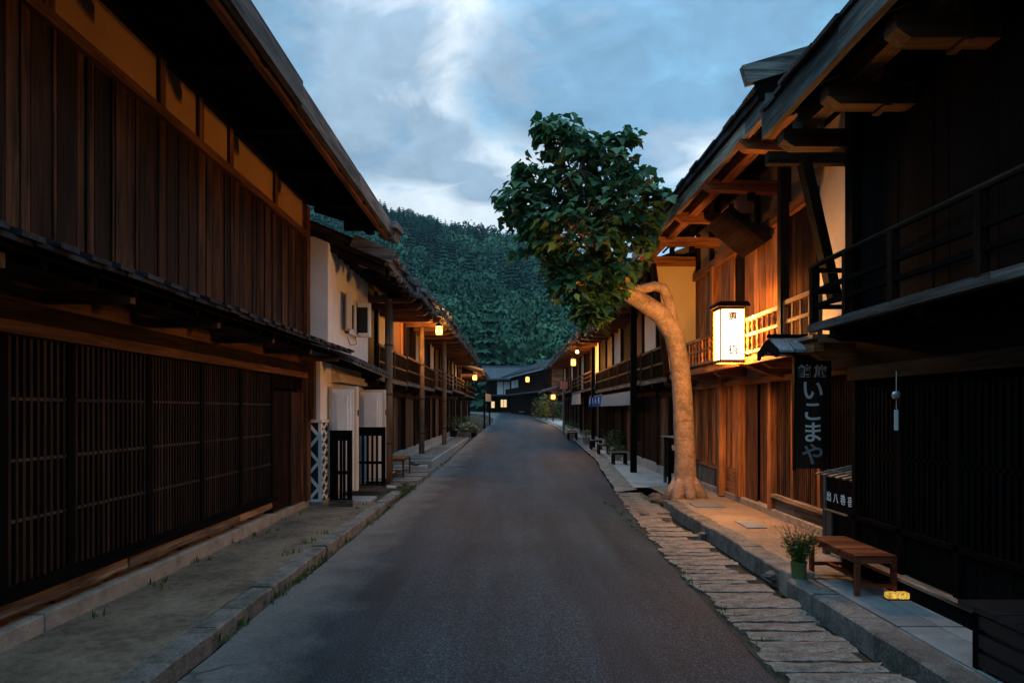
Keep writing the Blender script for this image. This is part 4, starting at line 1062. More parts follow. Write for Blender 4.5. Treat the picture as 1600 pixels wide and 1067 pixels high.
# ------------------------------------------------------------------ right 2: the lantern-lit inn
def inn():
    s = 1; h = thing('inn', (3.65, 10.3, .15), 'lantern lit timber inn with turned balcony balusters and a warm plaster wing wall', 'inn')
    Y0, Y1 = 7.05, 13.75
    MB().box(3.72, 8, Y0, Y1, .05, 5.2).build('core_wall', 'dark_void', h)
    MB().box(3.56, 3.9, Y0, Y1, .08, .24).build('plinth', 'plinth_stone', h, bevel=.012)
    # lattice bay by the signboard
    m = MB().box(3.6, 3.9, Y0, 9.36, .241, .40); o = m.build('apron', 'wood_grey_y', h)
    MB().box(3.592, 3.6, 7.6, 8.7, .29, .325).build('vent_slot', 'iron_black', o)
    MB().box(3.55, 3.75, Y0, 9.38, .402, .45).build('sill', 'wood_sill_y', h)
    for a, b in ((Y0, 7.95), (8.05, 8.72), (8.80, 9.32)):
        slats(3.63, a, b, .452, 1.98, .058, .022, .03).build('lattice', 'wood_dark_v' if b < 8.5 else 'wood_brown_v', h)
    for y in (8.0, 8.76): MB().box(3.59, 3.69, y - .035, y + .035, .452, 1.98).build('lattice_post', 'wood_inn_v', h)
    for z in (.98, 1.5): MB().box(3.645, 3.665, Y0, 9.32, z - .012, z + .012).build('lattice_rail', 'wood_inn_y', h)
    MB().box(3.69, 3.72, Y0, 9.36, .45, 2.0).build('inner_panel', 'wood_black_v', h)
    MB().box(3.55, 3.74, Y0, Y1, 1.985, 2.06).build('lintel', 'wood_inn_y', h)
    MB().box(3.67, 3.74, Y0, Y1, 2.062, 2.27).build('plaster_panel', 'plaster_cream', h)
    # recessed door
    MB().box(3.55, 3.72, 9.38, 9.50, .24, 1.985).build('wall_post', 'wood_inn_v', h)
    boards_v(3.68, 9.52, 10.12, .242, 1.985, .16, .02, .008, .003, -1).build('door', 'wood_brown_v', h)
    boards_v(3.63, 10.13, 10.62, .242, 1.985, .2, .02, .008, .003, -1).build('door', 'wood_brown_v', h)
    MB().box(3.60, 3.66, 9.56, 9.75, 1.18, 1.22).build('door_pull', 'iron_black', h)
    MB().box(3.53, 3.72, 10.64, 10.80, .24, 1.985).build('wall_post', 'wood_inn_v', h)
    # narrow slatted bay
    slats(3.60, 10.86, 11.42, .66, 1.985, .075, .045, .03).build('lattice', 'wood_inn_v', h)
    for z in (.95, 1.3, 1.65): MB().box(3.62, 3.64, 10.82, 11.44, z - .015, z + .015).build('lattice_rail', 'wood_dark_y', h)
    MB().box(3.58, 3.72, 10.82, 11.44, .241, .655).build('apron', 'wood_inn_y', h)
    MB().box(3.665, 3.72, 10.82, 11.44, .66, 1.985).build('inner_panel', 'wood_dark_v', h)
    MB().box(3.48, 3.62, 11.46, 11.60, .16, 2.2).build('wall_post', 'wood_inn_v', h)
    # wide boarded panel beside the tree
    MB().box(3.60, 3.74, 11.62, 13.6, .56, .64).build('sill', 'wood_inn_y', h)
    boards_v(3.62, 11.62, 13.6, .242, .558, .5, .02, .01, .004, -1).build('apron', 'wood_grey_v', h)
    slats(3.62, 11.66, 13.6, .642, 1.985, .085, .042, .03).build('lattice', 'wood_inn_v', h)
    MB().box(3.655, 3.72, 11.62, 13.6, .642, 1.985).build('inner_panel', 'wood_dark_v', h)
    MB().box(3.50, 3.72, 13.62, Y1, .16, 2.2).build('wall_post', 'wood_inn_v', h)
    # balcony
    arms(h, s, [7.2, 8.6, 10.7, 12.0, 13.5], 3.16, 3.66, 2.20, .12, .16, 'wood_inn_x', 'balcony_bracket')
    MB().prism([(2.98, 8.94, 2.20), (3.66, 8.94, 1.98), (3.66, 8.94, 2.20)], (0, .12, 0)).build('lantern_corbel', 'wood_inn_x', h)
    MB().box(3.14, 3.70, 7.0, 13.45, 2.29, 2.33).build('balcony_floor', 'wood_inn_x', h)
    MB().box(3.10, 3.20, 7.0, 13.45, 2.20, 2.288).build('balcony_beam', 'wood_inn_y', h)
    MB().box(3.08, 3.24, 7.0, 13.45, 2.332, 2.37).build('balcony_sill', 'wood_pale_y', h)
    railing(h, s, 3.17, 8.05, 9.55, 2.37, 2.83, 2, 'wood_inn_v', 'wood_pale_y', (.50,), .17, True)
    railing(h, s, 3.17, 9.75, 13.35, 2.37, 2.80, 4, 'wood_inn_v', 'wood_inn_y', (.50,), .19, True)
    railing(h, s, 3.17, 7.05, 7.92, 2.37, 2.86, 2, 'wood_inn_v', 'wood_inn_y', (.50,), .2)
    MB().box(3.12, 3.22, 7.93, 8.03, 2.2, 4.6).build('balcony_post', 'wood_dark_v', h)
    # upper wall bays
    MB().box(3.66, 3.74, Y0, 8.12, 2.34, 4.9).build('plaster_panel', 'plaster_cream', h)
    boards_v(3.64, 8.14, 8.95, 2.34, 4.12, .2, .02, .01, .004, -1).build('shutter', 'wood_dark_v', h)
    MB().box(3.58, 3.72, 8.96, 9.08, 2.34, 4.12).build('wall_post', 'wood_dark_v', h)
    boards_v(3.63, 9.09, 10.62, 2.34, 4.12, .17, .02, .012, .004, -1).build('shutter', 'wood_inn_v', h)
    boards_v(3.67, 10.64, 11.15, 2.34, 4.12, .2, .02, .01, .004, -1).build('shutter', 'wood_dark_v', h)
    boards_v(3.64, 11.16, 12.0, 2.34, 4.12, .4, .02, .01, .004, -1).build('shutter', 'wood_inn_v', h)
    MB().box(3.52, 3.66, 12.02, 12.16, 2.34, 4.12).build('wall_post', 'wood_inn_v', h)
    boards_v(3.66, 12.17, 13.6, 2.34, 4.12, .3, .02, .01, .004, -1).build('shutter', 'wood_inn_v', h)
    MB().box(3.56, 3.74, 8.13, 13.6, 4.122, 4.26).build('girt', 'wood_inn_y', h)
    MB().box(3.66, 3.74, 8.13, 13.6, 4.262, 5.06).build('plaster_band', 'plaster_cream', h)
    for y in (9.0, 10.1, 11.3, 12.4, 13.3): MB().box(3.60, 3.665, y - .05, y + .05, 4.262, 5.0).build('wall_post', 'wood_dark_v', h)
    # wing walls
    w_ = MB().prism([(2.80, 13.46, 4.42), (3.62, 13.46, 4.42), (3.62, 13.46, 2.34), (3.08, 13.46, 2.34)], (0, .08, 0)).build('wing_wall', 'plaster_yellow', h)
    MB().beam((3.055, 13.44, 2.30), (2.775, 13.44, 4.46), .10, .13, (0, 1, 0)).build('wing_edge', 'wood_dark_v', w_)
    MB().box(2.6, 3.66, 13.42, 13.56, 4.42, 4.53).build('wing_beam', 'wood_inn_x', h)
    MB().beam((3.33, 7.02, 2.70), (2.98, 7.02, 4.25), .10, .13, (0, 1, 0)).build('wing_edge', 'wood_dark_v', h)
    MB().box(2.62, 3.66, 6.98, 7.08, 4.12, 4.24).build('wing_beam', 'wood_dark_x', h)
    # roof: eave line swings slightly outward towards the far end
    XE = lambda y: 2.62 - .018 * (y - 7.0)
    ya, yb = 6.95, 13.95
    m = MB()
    m.add([(XE(ya), ya, 4.74), (3.72, ya, 5.16), (3.72, yb, 5.16), (XE(yb), yb, 4.74), (XE(ya), ya, 4.76), (3.72, ya, 5.18), (3.72, yb, 5.18), (XE(yb), yb, 4.76)], MB.BF)
    m.build('soffit', 'wood_inn_x', h)
    m = MB(); y = ya + .1
    while y < yb:
        m.beam((XE(y) + .05, y, 4.70), (3.70, y, 5.10), .05, .075); y += .46
    m.build('rafters', 'wood_dark_x', h)
    m = MB()
    for k in range(4): x = 2.85 + .22 * k; m.box(x, x + .03, ya, yb, 4.62 + (x - 2.62) * .38, 4.65 + (x - 2.62) * .38)
    m.build('soffit_battens', 'wood_dark_y', h)
    MB().beam((2.84, ya, 4.66), (2.74, yb, 4.66), .13, .15).build('purlin', 'wood_inn_y', h)
    for y in (7.6, 9.0, 10.5, 12.0, 13.5):
        a = MB().prism([(3.66, y, 4.46), (2.62, y, 4.50), (2.52, y, 4.58), (2.56, y, 4.64), (3.66, y, 4.62)], (0, .14, 0)).build('bracket_arm', 'wood_inn_x', h)
        MB().box(3.14, 3.22, y + .02, y + .12, 4.38, 4.9).build('strut', 'wood_dark_v', h)
    m = MB()
    for a, b in ((6.95, 9.2), (9.22, 11.6), (11.62, 13.95)):
        m.add([(XE(a) - .05, a, 4.60), (XE(a) + .02, a, 4.60), (XE(b) + .02, b, 4.60), (XE(b) - .05, b, 4.60), (XE(a) - .05, a, 4.78), (XE(a) + .02, a, 4.78), (XE(b) + .02, b, 4.78), (XE(b) - .05, b, 4.78)], MB.BF)
    m.build('fascia', 'wood_sill_y', h)
    m = MB(); sl = .40
    m.add([(XE(ya) - .10, ya, 4.785), (7.6, ya, 6.8), (7.6, yb, 6.8), (XE(yb) - .10, yb, 4.785), (XE(ya) - .10, ya, 4.86), (7.6, ya, 6.88), (7.6, yb, 6.88), (XE(yb) - .10, yb, 4.86)], MB.BF)
    y = ya
    while y < yb:
        for i in range(4):
            e = random.uniform(-.03, .03); x0 = XE(y) - .14 + .45 * i + e; wd = random.uniform(.2, .4); z0 = 4.868 + (x0 - XE(y) + .10) * .405 + .04 + random.uniform(0, .015)
            m.prism([(x0, y, z0 - .035), (x0 + .62, y, z0 + .62 * .405 - .07), (x0 + .62, y, z0 + .62 * .405 - .04), (x0, y, z0)], (0, .34, 0))
        y += .35
    m.build('roof', 'roof_board', h)
    MB().beam((2.35, 6.93, 4.98), (3.5, 6.93, 5.32), .19, .09, (0, 1, 0)).build('verge_board', 'wood_grey_x', h)
    MB().beam((2.50, 6.955, 4.85), (3.6, 6.955, 5.20), .20, .07, (0, 1, 0)).build('verge_board', 'wood_black_y', h)
    MB().box(2.56, 2.66, 6.9, 7.5, 4.62, 4.80).build('eave_end', 'wood_grey_y', h)
    # tilted dark tablet under the eave
    MB().prism([(3.02, 9.42, 4.42), (3.60, 9.42, 3.98), (3.50, 9.42, 3.9), (2.94, 9.42, 4.36)], (0, .95, 0)).build('eave_tablet', 'wood_dark_y', h)
    return h
inn()

town_house(1, 13.8, 16.25, 'narrow reddish timber house behind the tree trunk with a slatted balcony', xw=3.5, xb=3.1, xe=2.62, ze=4.32, zt=4.8, zf=2.3, seed=7, pave=.15, accent='wood_brown_v', logs=False, xr=8)
town_house(1, 16.3, 25.2, 'dark teahouse on the right with a long pale shop curtain', xw=3.5, xb=3.1, xe=2.68, ze=4.32, zt=4.8, zf=2.3, seed=8, pave=.15, post_ys=(), logs=False, xr=8)
town_house(1, 25.25, 34.5, 'dark house on the right with a short grey curtain and lit lantern', xw=3.5, xb=3.05, xe=2.55, ze=4.25, zt=4.75, zf=2.3, seed=12, pave=.15, logs=False, xr=8, bal='rails')
town_house(1, 34.55, 45.0, 'last dark house of the right row before the glowing globe lamp', xw=3.45, xb=3.0, xe=2.5, ze=4.1, zt=4.6, zf=2.3, seed=10, pave=.15, logs=False, xr=8, bal='rails')
p = MB().box(2.84, 2.98, 16.28, 16.42, .08, 4.4).build('timber_post', 'wood_black_v', org=(2.91, 16.35, .1)); tag(p, 'square black timber post standing on the pavement in front of the teahouse', 'post')
p = MB().box(2.95, 3.08, 25.3, 25.44, .2, 3.9).build('timber_post', 'wood_black_v', org=(3.0, 25.37, .2)); tag(p, 'black timber post beside the blue end of the shop curtain', 'post')

# ------------------------------------------------------------------ end of the lane: houses across the bend
def facade_house():
    A, B = Vector((-0.2, 92, 0)), Vector((4.1, 70, 0)); d = (B - A).normalized(); n = Vector((d.y, -d.x, 0)); n = -n if n.x > 0 else n   # n: towards the lane
    g = zroad(74); L = (B - A).length
    h = thing('townhouse', tuple(A.lerp(B, .5) + Vector((0, 0, g))), 'broad timber house with tiled roof and upstairs lamp closing the far end of the lane', 'townhouse')
    def q(t, off, z): p = A + d * t + n * off; return (p.x, p.y, z)
    def bx(t0, t1, o0, o1, z0, z1, name, mat, par=None):
        m = MB(); m.add([q(t0, o0, z0), q(t1, o0, z0), q(t1, o1, z0), q(t0, o1, z0), q(t0, o0, z1), q(t1, o0, z1), q(t1, o1, z1), q(t0, o1, z1)], MB.BF)
        return m.build(name, mat, par or h)
    bx(0, L, -8, 0, g - .3, g + 5.0, 'wall', 'wood_dark_v')
    bx(0, L, .0, .9, g + 2.55, g + 2.7, 'pent_roof', 'roof_tile'); bx(.3, L - .6, .7, .76, g + 2.7, g + 3.4, 'balcony_lattice', 'wood_dark_v')
    for t0, t1 in ((1.0, 3.2), (3.6, 5.2)): bx(t0, t1, .02, .06, g + 2.75, g + 4.5, 'paper_screen', 'paper_white')
    m = MB(); z0, z1 = g + 4.85, g + 6.9
    m.add([q(-.6, 1.2, z0), q(L + .5, 1.2, z0), q(L + .5, -4, z1), q(-.6, -4, z1), q(-.6, 1.2, z0 + .2), q(L + .5, 1.2, z0 + .2), q(L + .5, -4, z1 + .2), q(-.6, -4, z1 + .2)], MB.BF)
    m.add([q(-.6, -4, z1), q(L + .5, -4, z1), q(L + .5, -9, z0), q(-.6, -9, z0), q(-.6, -4, z1 + .2), q(L + .5, -4, z1 + .2), q(L + .5, -9, z0 + .2), q(-.6, -9, z0 + .2)], MB.BF)
    t = -.5
    while t < L + .4: m.beam(q(t, 1.22, z0 + .22), q(t, -4, z1 + .22), .12, .07); t += .45
    m.build('roof', 'roof_tile', h)
    m = MB()   # boarded gable towards the viewer
    for k in range(9): z = g + .6 + k * .5; m.add([q(L, .02, z), q(L + .04, .02, z), q(L + .04, -8, z), q(L, -8, z), q(L, .02, z + .46), q(L + .06, .02, z + .46), q(L + .06, -8, z + .46), q(L, -8, z + .46)], MB.BF)
    m.add([q(L, .0, g + 5.05), q(L + .05, 0, g + 5.05), q(L + .05, -8, g + 5.05), q(L, -8, g + 5.05), q(L, -3.6, g + 6.8), q(L + .05, -3.6, g + 6.8), q(L + .05, -4.4, g + 6.8), q(L, -4.4, g + 6.8)], MB.BF)
    m.build('gable_boards', 'wood_brown_x', h)
    bx(8, 10.5, .3, .5, g + .35, g + .5, 'bench_ledge', 'wood_grey_x')
    return h
facade_house()
def wing_house():
    g = zroad(95); h = thing('townhouse', (-2, 98, g), 'far house with tiled roof and white paper screens seen between the rows', 'townhouse')
    MB().box(-3.6, 3.6, 97, 104, g - .5, g + 4.6).build('wall', 'wood_dark_v', h)
    for x0 in (-2.1, -1.15): MB().box(x0, x0 + .85, 96.9, 96.98, g + 2.5, g + 4.3).build('paper_screen', 'paper_white', h)
    m = MB().add([(-4.4, 95.6, g + 4.5), (4.6, 95.6, g + 4.5), (4.6, 100, g + 6.3), (-4.4, 100, g + 6.3), (-4.4, 95.6, g + 4.7), (4.6, 95.6, g + 4.7), (4.6, 100, g + 6.5), (-4.4, 100, g + 6.5)], MB.BF)
    x = -4.3
    while x < 4.6: m.beam((x, 95.58, g + 4.72), (x, 100, g + 6.52), .14, .08); x += .38
    m.box(-4.4, 4.6, 99.9, 100.3, g + 6.45, g + 6.75)
    m.build('roof', 'roof_tile', h)
    MB().box(-4.2, 3.6, 95.9, 97, g + 2.3, g + 2.45).build('pent_roof', 'roof_tile', h)
    MB().box(-1.6, -.75, 96.92, 96.99, g + .7, g + 1.75).build('window', 'window_glow', h)
    MB().box(-2.95, -2.45, 96.92, 96.99, g + .6, g + 1.5).build('window', 'window_glow', h)
    m = MB()
    for x in (-1.62, -1.19, -.74, -2.97, -2.45): m.box(x - .03, x + .03, 96.85, 96.91, g + .55, g + 1.8)
    m.build('window_frame', 'wood_dark_v', h)
wing_house()
def low_shed():
    g = zroad(60); h = thing('shed', (5.5, 61, g), 'low dark shed with a sloping tiled roof near the far street lamp', 'shed')
    MB().box(4.4, 9, 60, 66, g - .2, g + 2.4).build('wall', 'wood_dark_v', h)
    m = MB().add([(2.6, 59.2, g + 2.45), (9, 59.2, g + 4.3), (9, 66.5, g + 4.3), (2.6, 66.5, g + 2.45), (2.6, 59.2, g + 2.6), (9, 59.2, g + 4.45), (9, 66.5, g + 4.45), (2.6, 66.5, g + 2.6)], MB.BF)
    y = 59.3
    while y < 66.4: m.beam((2.6, y, g + 2.62), (9, y, g + 4.47), .12, .07); y += .5
    m.build('roof', 'roof_tile', h)
low_shed()
for (xx, y0, yy1, lab, hh) in ((-9, 54, 70, 'dark timber house standing back on the left behind the bend', 4.2), (-12, 72, 90, 'dim house with low roof far left beyond the bend', 4.6)):
    g = zroad((y0 + yy1) / 2); h = thing('townhouse', (xx, (y0 + yy1) / 2, g), lab, 'townhouse')
    MB().box(xx - 5, xx + 3.2, y0, yy1, g - .3, g + hh).build('wall', 'wood_dark_v', h)
    m = MB().add([(xx + 4.3, y0 - .6, g + hh - .2), (xx - 1, y0 - .6, g + hh + 1.7), (xx - 1, yy1 + .6, g + hh + 1.7), (xx + 4.3, yy1 + .6, g + hh - .2), (xx + 4.3, y0 - .6, g + hh), (xx - 1, y0 - .6, g + hh + 1.9), (xx - 1, yy1 + .6, g + hh + 1.9), (xx + 4.3, yy1 + .6, g + hh)], MB.BF)
    m.build('roof', 'roof_tile', h)

# ------------------------------------------------------------------ lanterns and lamps
plain('ink_brown', (.20, .11, .03), .8)
LANT_W = 640.0
def lantern():
    cx, cy, z0 = 2.86, 9.0, 2.20; w2 = .155; zt = 2.93
    t = thing('lantern', (cx, cy, z0), 'tall white paper lantern glowing on the balcony edge of the inn', 'lantern')
    MB().box(cx - w2 + .012, cx + w2 - .012, cy - w2 + .012, cy + w2 - .012, z0 + .05, zt - .02).build('paper_shade', 'lantern_paper', t)
    m = MB()
    for a in (-1, 1):
        for b in (-1, 1): m.box(cx + a * w2 - .008, cx + a * w2 + .008, cy + b * w2 - .008, cy + b * w2 + .008, z0 + .02, zt)
    for z in (z0 + .01, zt - .03):
        m.box(cx - w2 + .014, cx + w2 - .014, cy - w2 - .012, cy - w2 + .012, z, z + .04); m.box(cx - w2 + .014, cx + w2 - .014, cy + w2 - .012, cy + w2 + .012, z, z + .04)
        m.box(cx - w2 - .012, cx - w2 + .012, cy - w2 + .014, cy + w2 - .014, z, z + .04); m.box(cx + w2 - .012, cx + w2 + .012, cy - w2 + .014, cy + w2 - .014, z, z + .04)
    m.build('frame', 'wood_inn_v', t)
    MB().box(cx + .145, cx + .25, cy - .03, cy + .03, z0 + .10, z0 + .14).box(cx + .145, cx + .25, cy - .03, cy + .03, zt - .12, zt - .08).build('mount', 'iron_black', t)
    MB().box(cx - .21, cx + .21, cy - .21, cy + .21, zt + .003, zt + .03).prism([(cx - .21, cy - .21, zt + .03), (cx + .21, cy - .21, zt + .03), (cx + .18, cy - .21, zt + .07), (cx - .18, cy - .21, zt + .07)], (0, .42, 0)).build('cap', 'wood_dark_x', t)
    bulb(t, (cx, cy, z0 + .18), LANT_W * .36, .09); bulb(t, (cx, cy, z0 + .56), LANT_W * .74, .09)
    text_mesh('恵', .125, t, 'ink_brown', Matrix.Translation((cx, cy - w2 - .004, zt - .13)) @ FACE_CAM, ext=.001, bold=.004)
    text_mesh('術', .125, t, 'ink_brown', Matrix.Translation((cx + .01, cy - w2 - .004, z0 + .17)) @ FACE_CAM, ext=.001, bold=.004)
lantern()
def small_lamp(x, y, z, w, hgt, label, arm=None, name='wall_lantern', mat='lamp_glow', watts=480):
    t = thing(name, (x, y, z), label, 'lantern')
    MB().lathe(x, y, [(w * .40, z), (w * .5, z + hgt * .15), (w * .5, z + hgt * .85), (w * .42, z + hgt)], 10).build('glow', mat, t, smooth=True)
    m = MB().lathe(x, y, [(w * .62, z + hgt), (w * .55, z + hgt + .03), (w * .2, z + hgt + .10), (.01, z + hgt + .12)], 10); m.build('cap', 'iron_black', t)
    MB().box(x - w * .55, x + w * .55, y - w * .55, y + w * .55, z - .025, z - .003).build('base', 'iron_black', t)
    m = MB()
    for a in range(4):
        an = a * math.pi / 2 + .785; m.tube([(x + w * .54 * math.cos(an), y + w * .54 * math.sin(an), z - .02), (x + w * .54 * math.cos(an), y + w * .54 * math.sin(an), z + hgt + .01)], [.008, .008], 5)
    m.build('frame', 'iron_black', t)
    if watts: bulb(t, (x, y, z + hgt / 2), watts, w * .3)
    if arm: MB().beam((x, y, z + hgt + .13), arm, .03, .03).build('arm', 'iron_black', t)
    return t
small_lamp(-2.02, 18.9, 3.66, .19, .24, 'orange lantern hung under the left eave nearest the camera', (-2.4, 18.9, 4.05))
small_lamp(-2.25, 41.3, 3.38, .26, .30, 'round orange lamp at the lower house far down on the left', (-2.9, 42.6, 3.95))
small_lamp(2.5, 27.8, 3.38, .2, .26, 'orange lantern glowing under the right eave down the lane', (2.9, 27.8, 3.9))
small_lamp(1.55, 68.0, 4.35, .36, .5, 'distant orange lamp on the upper floor of the house closing the lane', (3.2, 70.5, 5.4))
lp = small_lamp(3.25, 54.0, 2.42, .34, .36, 'glowing globe lamp on a short post by the bushes far right', None, 'street_lamp')
MB().tube([(3.25, 54, .58), (3.25, 54, 2.40)], [.05, .045], 8).build('pole', 'iron_black', lp)
small_lamp(2.72, 28.5, 3.95, .14, .12, 'tiny bare bulb just above the right lantern', None, 'bulb', 'bulb_small', 0)

# ------------------------------------------------------------------ inn signboard, hung under its own little roof
wood('shingle_pale', (0.12, 0.13, 0.14), (0.32, 0.34, 0.36), 'y', vary=.4)
wood('wood_sign_v', (0.012, 0.007, 0.005), (0.045, 0.026, 0.018), 'z', vary=.2)
def signboard():
    cx, cy = 3.27, 7.45
    t = thing('signboard', (cx, cy, .96), 'tall dark signboard with white brush lettering under its own little shingled roof', 'signboard')
    MB().box(cx - .185, cx + .185, cy - .02, cy + .02, .96, 2.20).build('board', 'wood_sign_v', t, bevel=.004)
    m = MB().box(cx - .20, cx - .186, cy - .03, cy + .03, .94, 2.21).box(cx + .186, cx + .20, cy - .03, cy + .03, .94, 2.21); m.build('edge_trim', 'wood_black_v', t)
    M = lambda dx, z: Matrix.Translation((cx + dx, cy - .024, z)) @ FACE_CAM
    text_mesh('館', .145, t, 'chalk_white', M(-.085, 2.01), bold=.003); text_mesh('旅', .145, t, 'chalk_white', M(.085, 2.01), bold=.003)
    for c, z, sz in (('い', 1.80, .25), ('こ', 1.57, .24), ('ま', 1.34, .24), ('や', 1.10, .25)):
        text_mesh(c, sz, t, 'chalk_white' if c != 'や' else 'cloth_grey', M(.0, z), bold=.0035)
    # roof: ridge across the board, gable end with scalloped barge board toward the lane
    m = MB(); x0, x1, zr = cx - .46, cx + .34, 2.37
    for sgn in (-1, 1):
        k = 0; x = x0
        while x < x1 - .01:
            wd = min(.165, x1 - x); m.prism([(x, cy, zr), (x, cy + sgn * .27, zr - .165), (x, cy + sgn * .27, zr - .143 + .006 * (k % 2)), (x, cy, zr + .02)], (wd - .008, 0, 0)); x += wd; k += 1
    m.build('roof', 'shingle_pale', t)
    MB().box(x0 - .02, x1 + .02, cy - .03, cy + .03, zr + .012, zr + .05).build('ridge', 'wood_black_y', t)
    pts = [(x0 - .012, cy - .29, zr - .13), (x0 - .012, cy, zr - .005), (x0 - .012, cy + .29, zr - .13)]
    low = []
    for i in range(13):
        yy = cy + .29 - .58 * i / 12; base_ = zr - .17 - .10 * abs(yy - cy) / .29 * 1.0 + .06; low.append((x0 - .012, yy, base_ - (.025 if i % 2 else 0)))
    MB().prism(pts + low, (-.02, 0, 0)).build('barge_board', 'wood_black_y', t)
    MB().box(cx - .36, cx - .32, cy - .02, cy + .02, 2.18, 2.27).build('pendant', 'paper_white', t)
    MB().box(cx - .40, cx + .36, cy - .025, cy + .025, 2.205, 2.25).build('hanger_beam', 'wood_dark_x', t)
signboard()

def sign_stand(x, y, z, label, txt, w=.52, d=.62, hgt=.80, slat='wood_pale_y', side=False):
    t = thing('sign_stand', (x, y, z), label, 'sign stand')
    for a in (-1, 1):
        for b in (-1, 1): MB().box(x + a * w / 2 - .03, x + a * w / 2 + .03, y + b * d / 2 - .03, y + b * d / 2 + .03, z, z + hgt).build('leg', 'wood_grey_v' if b > 0 else 'wood_black_v', t)
    MB().box(x - w / 2 + .031, x + w / 2 - .031, y - d / 2 - .012, y - d / 2 + .012, z + .22, z + hgt).build('front_panel', 'wood_black_v', t)
    MB().box(x - w / 2 - .012, x - w / 2 + .012, y - d / 2 + .031, y + d / 2 - .031, z + .14, z + hgt).build('side_panel', 'wood_black_v', t)
    m = MB()
    for k in range(6): yy = y - d / 2 - .05 + (d + .1) * k / 5; m.beam((x - w / 2 - .08, yy, z + hgt + .02), (x + w / 2 + .06, yy, z + hgt + (.17 if side else .02)), .052, .014)
    for a in (-1, 1): zt = z + hgt + .002 + ((.055 if a < 0 else .105) if side else 0); m.box(x + a * w * .4 - .015, x + a * w * .4 + .015, y - d / 2 - .07, y + d / 2 + .07, zt - .004, zt + .006)
    m.build('slatted_top', slat, t)
    for i, c in enumerate(txt):
        if side: text_mesh(c, .105, t, 'chalk_white', Matrix.Translation((x - w / 2 - .016, y + d * .36 - d * .24 * i, z + hgt - .20)) @ FACE_L, ext=.002)
        else: text_mesh(c, .115, t, 'chalk_white', Matrix.Translation((x - w * .3 + w * .3 * i, y - d / 2 - .016, z + hgt - .2)) @ FACE_CAM, ext=.002)
    if side:
        MB().box(x - w / 2 - .05, x - w / 2 - .03, y - .2, y + d * .42, z + hgt - .33, z + hgt - .315).build('hook_rail', 'wood_pale_y', t)
        MB().box(x - w / 2 - .045, x - w / 2 - .025, y + .1, y + d * .36, z + hgt - .60, z + hgt - .332).build('cloth', 'cloth_dark', t)
sign_stand(3.46, 6.6, .15, 'dark wooden sign stand with slatted top beside the black house corner', '出八巷宿', .56, .60, .78, side=True)
sign_stand(3.35, 13.75, .12, 'small black sign stand half hidden behind the tree trunk', '御宿', .44, .4, .92, 'cloth_grey')

# ------------------------------------------------------------------ wind chime
t = thing('wind_chime', (3.0, 5.33, 1.46), 'glass wind chime with a pale paper strip hanging on the black house', 'wind chime')
MB().tube([(3.0, 5.33, 1.90), (3.0, 5.33, 1.74)], [.0025] * 2, 5).build('string', 'paper_white', t)
m, tt, b = new_mat('chime_glass'); setp(b, Roughness=.08); b.inputs['Base Color'].default_value = (.45, .5, .52, 1); b.inputs['Transmission Weight'].default_value = .6
MB().lathe(3.0, 5.33, [(.010, 1.748), (.028, 1.735), (.034, 1.715), (.028, 1.692), (.022, 1.686)], 12).build('bell', 'chime_glass', t, smooth=True)
MB().tube([(3.0, 5.33, 1.686), (3.0, 5.33, 1.60)], [.002] * 2, 5).build('string', 'paper_white', t)
MB().box(2.985, 3.015, 5.328, 5.333, 1.44, 1.60).build('paper_strip', 'paper_white', t)

# ------------------------------------------------------------------ benches and stools
def bench(x0, x1, y0, y1, z, hgt, label, mat='bench_red', nslat=14, group=None, leg=.036, name='bench', rails=True, legmat=None):
    t = thing(name, ((x0 + x1) / 2, (y0 + y1) / 2, z), label, name, group); legmat = legmat or mat
    m = MB(); n = nslat
    for i in range(n):
        a = y0 + (y1 - y0) * i / n; m.box(x0, x1, a + .005, a + (y1 - y0) / n - .006, z + hgt - .025, z + hgt)
    m.build('seat', mat, t)
    m = MB().box(x0 + .005, x0 + .03, y0 + leg, y1 - leg, z + hgt - .062, z + hgt - .027).box(x1 - .03, x1 - .005, y0 + leg, y1 - leg, z + hgt - .062, z + hgt - .027).box(x0 + leg, x1 - leg, y0 + .005, y0 + .03, z + hgt - .062, z + hgt - .027).box(x0 + leg, x1 - leg, y1 - .03, y1 - .005, z + hgt - .062, z + hgt - .027)
    m.build('apron', legmat, t)
    for a in (x0, x1 - leg):
        for b in (y0, y1 - leg): MB().box(a, a + leg, b, b + leg, z, z + hgt - .027).build('leg', legmat, t)
    if rails:
        for b in (y0 + .01, y1 - .04): MB().box(x0 + leg, x1 - leg, b, b + .03, z + .06, z + .09).build('stretcher', legmat, t)
        xm = (x0 + x1) / 2; MB().box(xm - .02, xm + .02, y0 + .04, y1 - .04, z + .062, z + .088).build('stretcher', legmat, t)
    return t
bench(2.67, 2.99, 5.30, 6.14, .152, .315, 'reddish brown slatted bench beside the flower pot on the right')
bench(-2.85, -2.36, 14.9, 15.9, .115, .42, 'plain brown bench behind the timber eave post on the left', 'wood_brown_y', 4, legmat='wood_brown_v')
q = [(2.74, 3.12, 18.45, 18.85, 'small slatted stool on the pavement, nearest of the row before the teahouse'), (2.80, 3.16, 22.0, 22.5, 'small slatted stool, second along the teahouse pavement'), (2.80, 3.20, 24.2, 24.7, 'small slatted stool beside the pot of yellow leaves'), (2.45, 2.85, 29.6, 30.1, 'far dark stool past the pot of yellow leaves'), (2.55, 2.95, 31.2, 31.7, 'farthest dark stool in the row on the right pavement')]
for x0, x1, y0, y1, lab in q:
    bench(x0, x1, y0, y1, .10 + zroad(y0), .34, lab, 'wood_grey_x', 6, 'small stools along the right pavement', .05, 'stool', False, 'wood_dark_v')
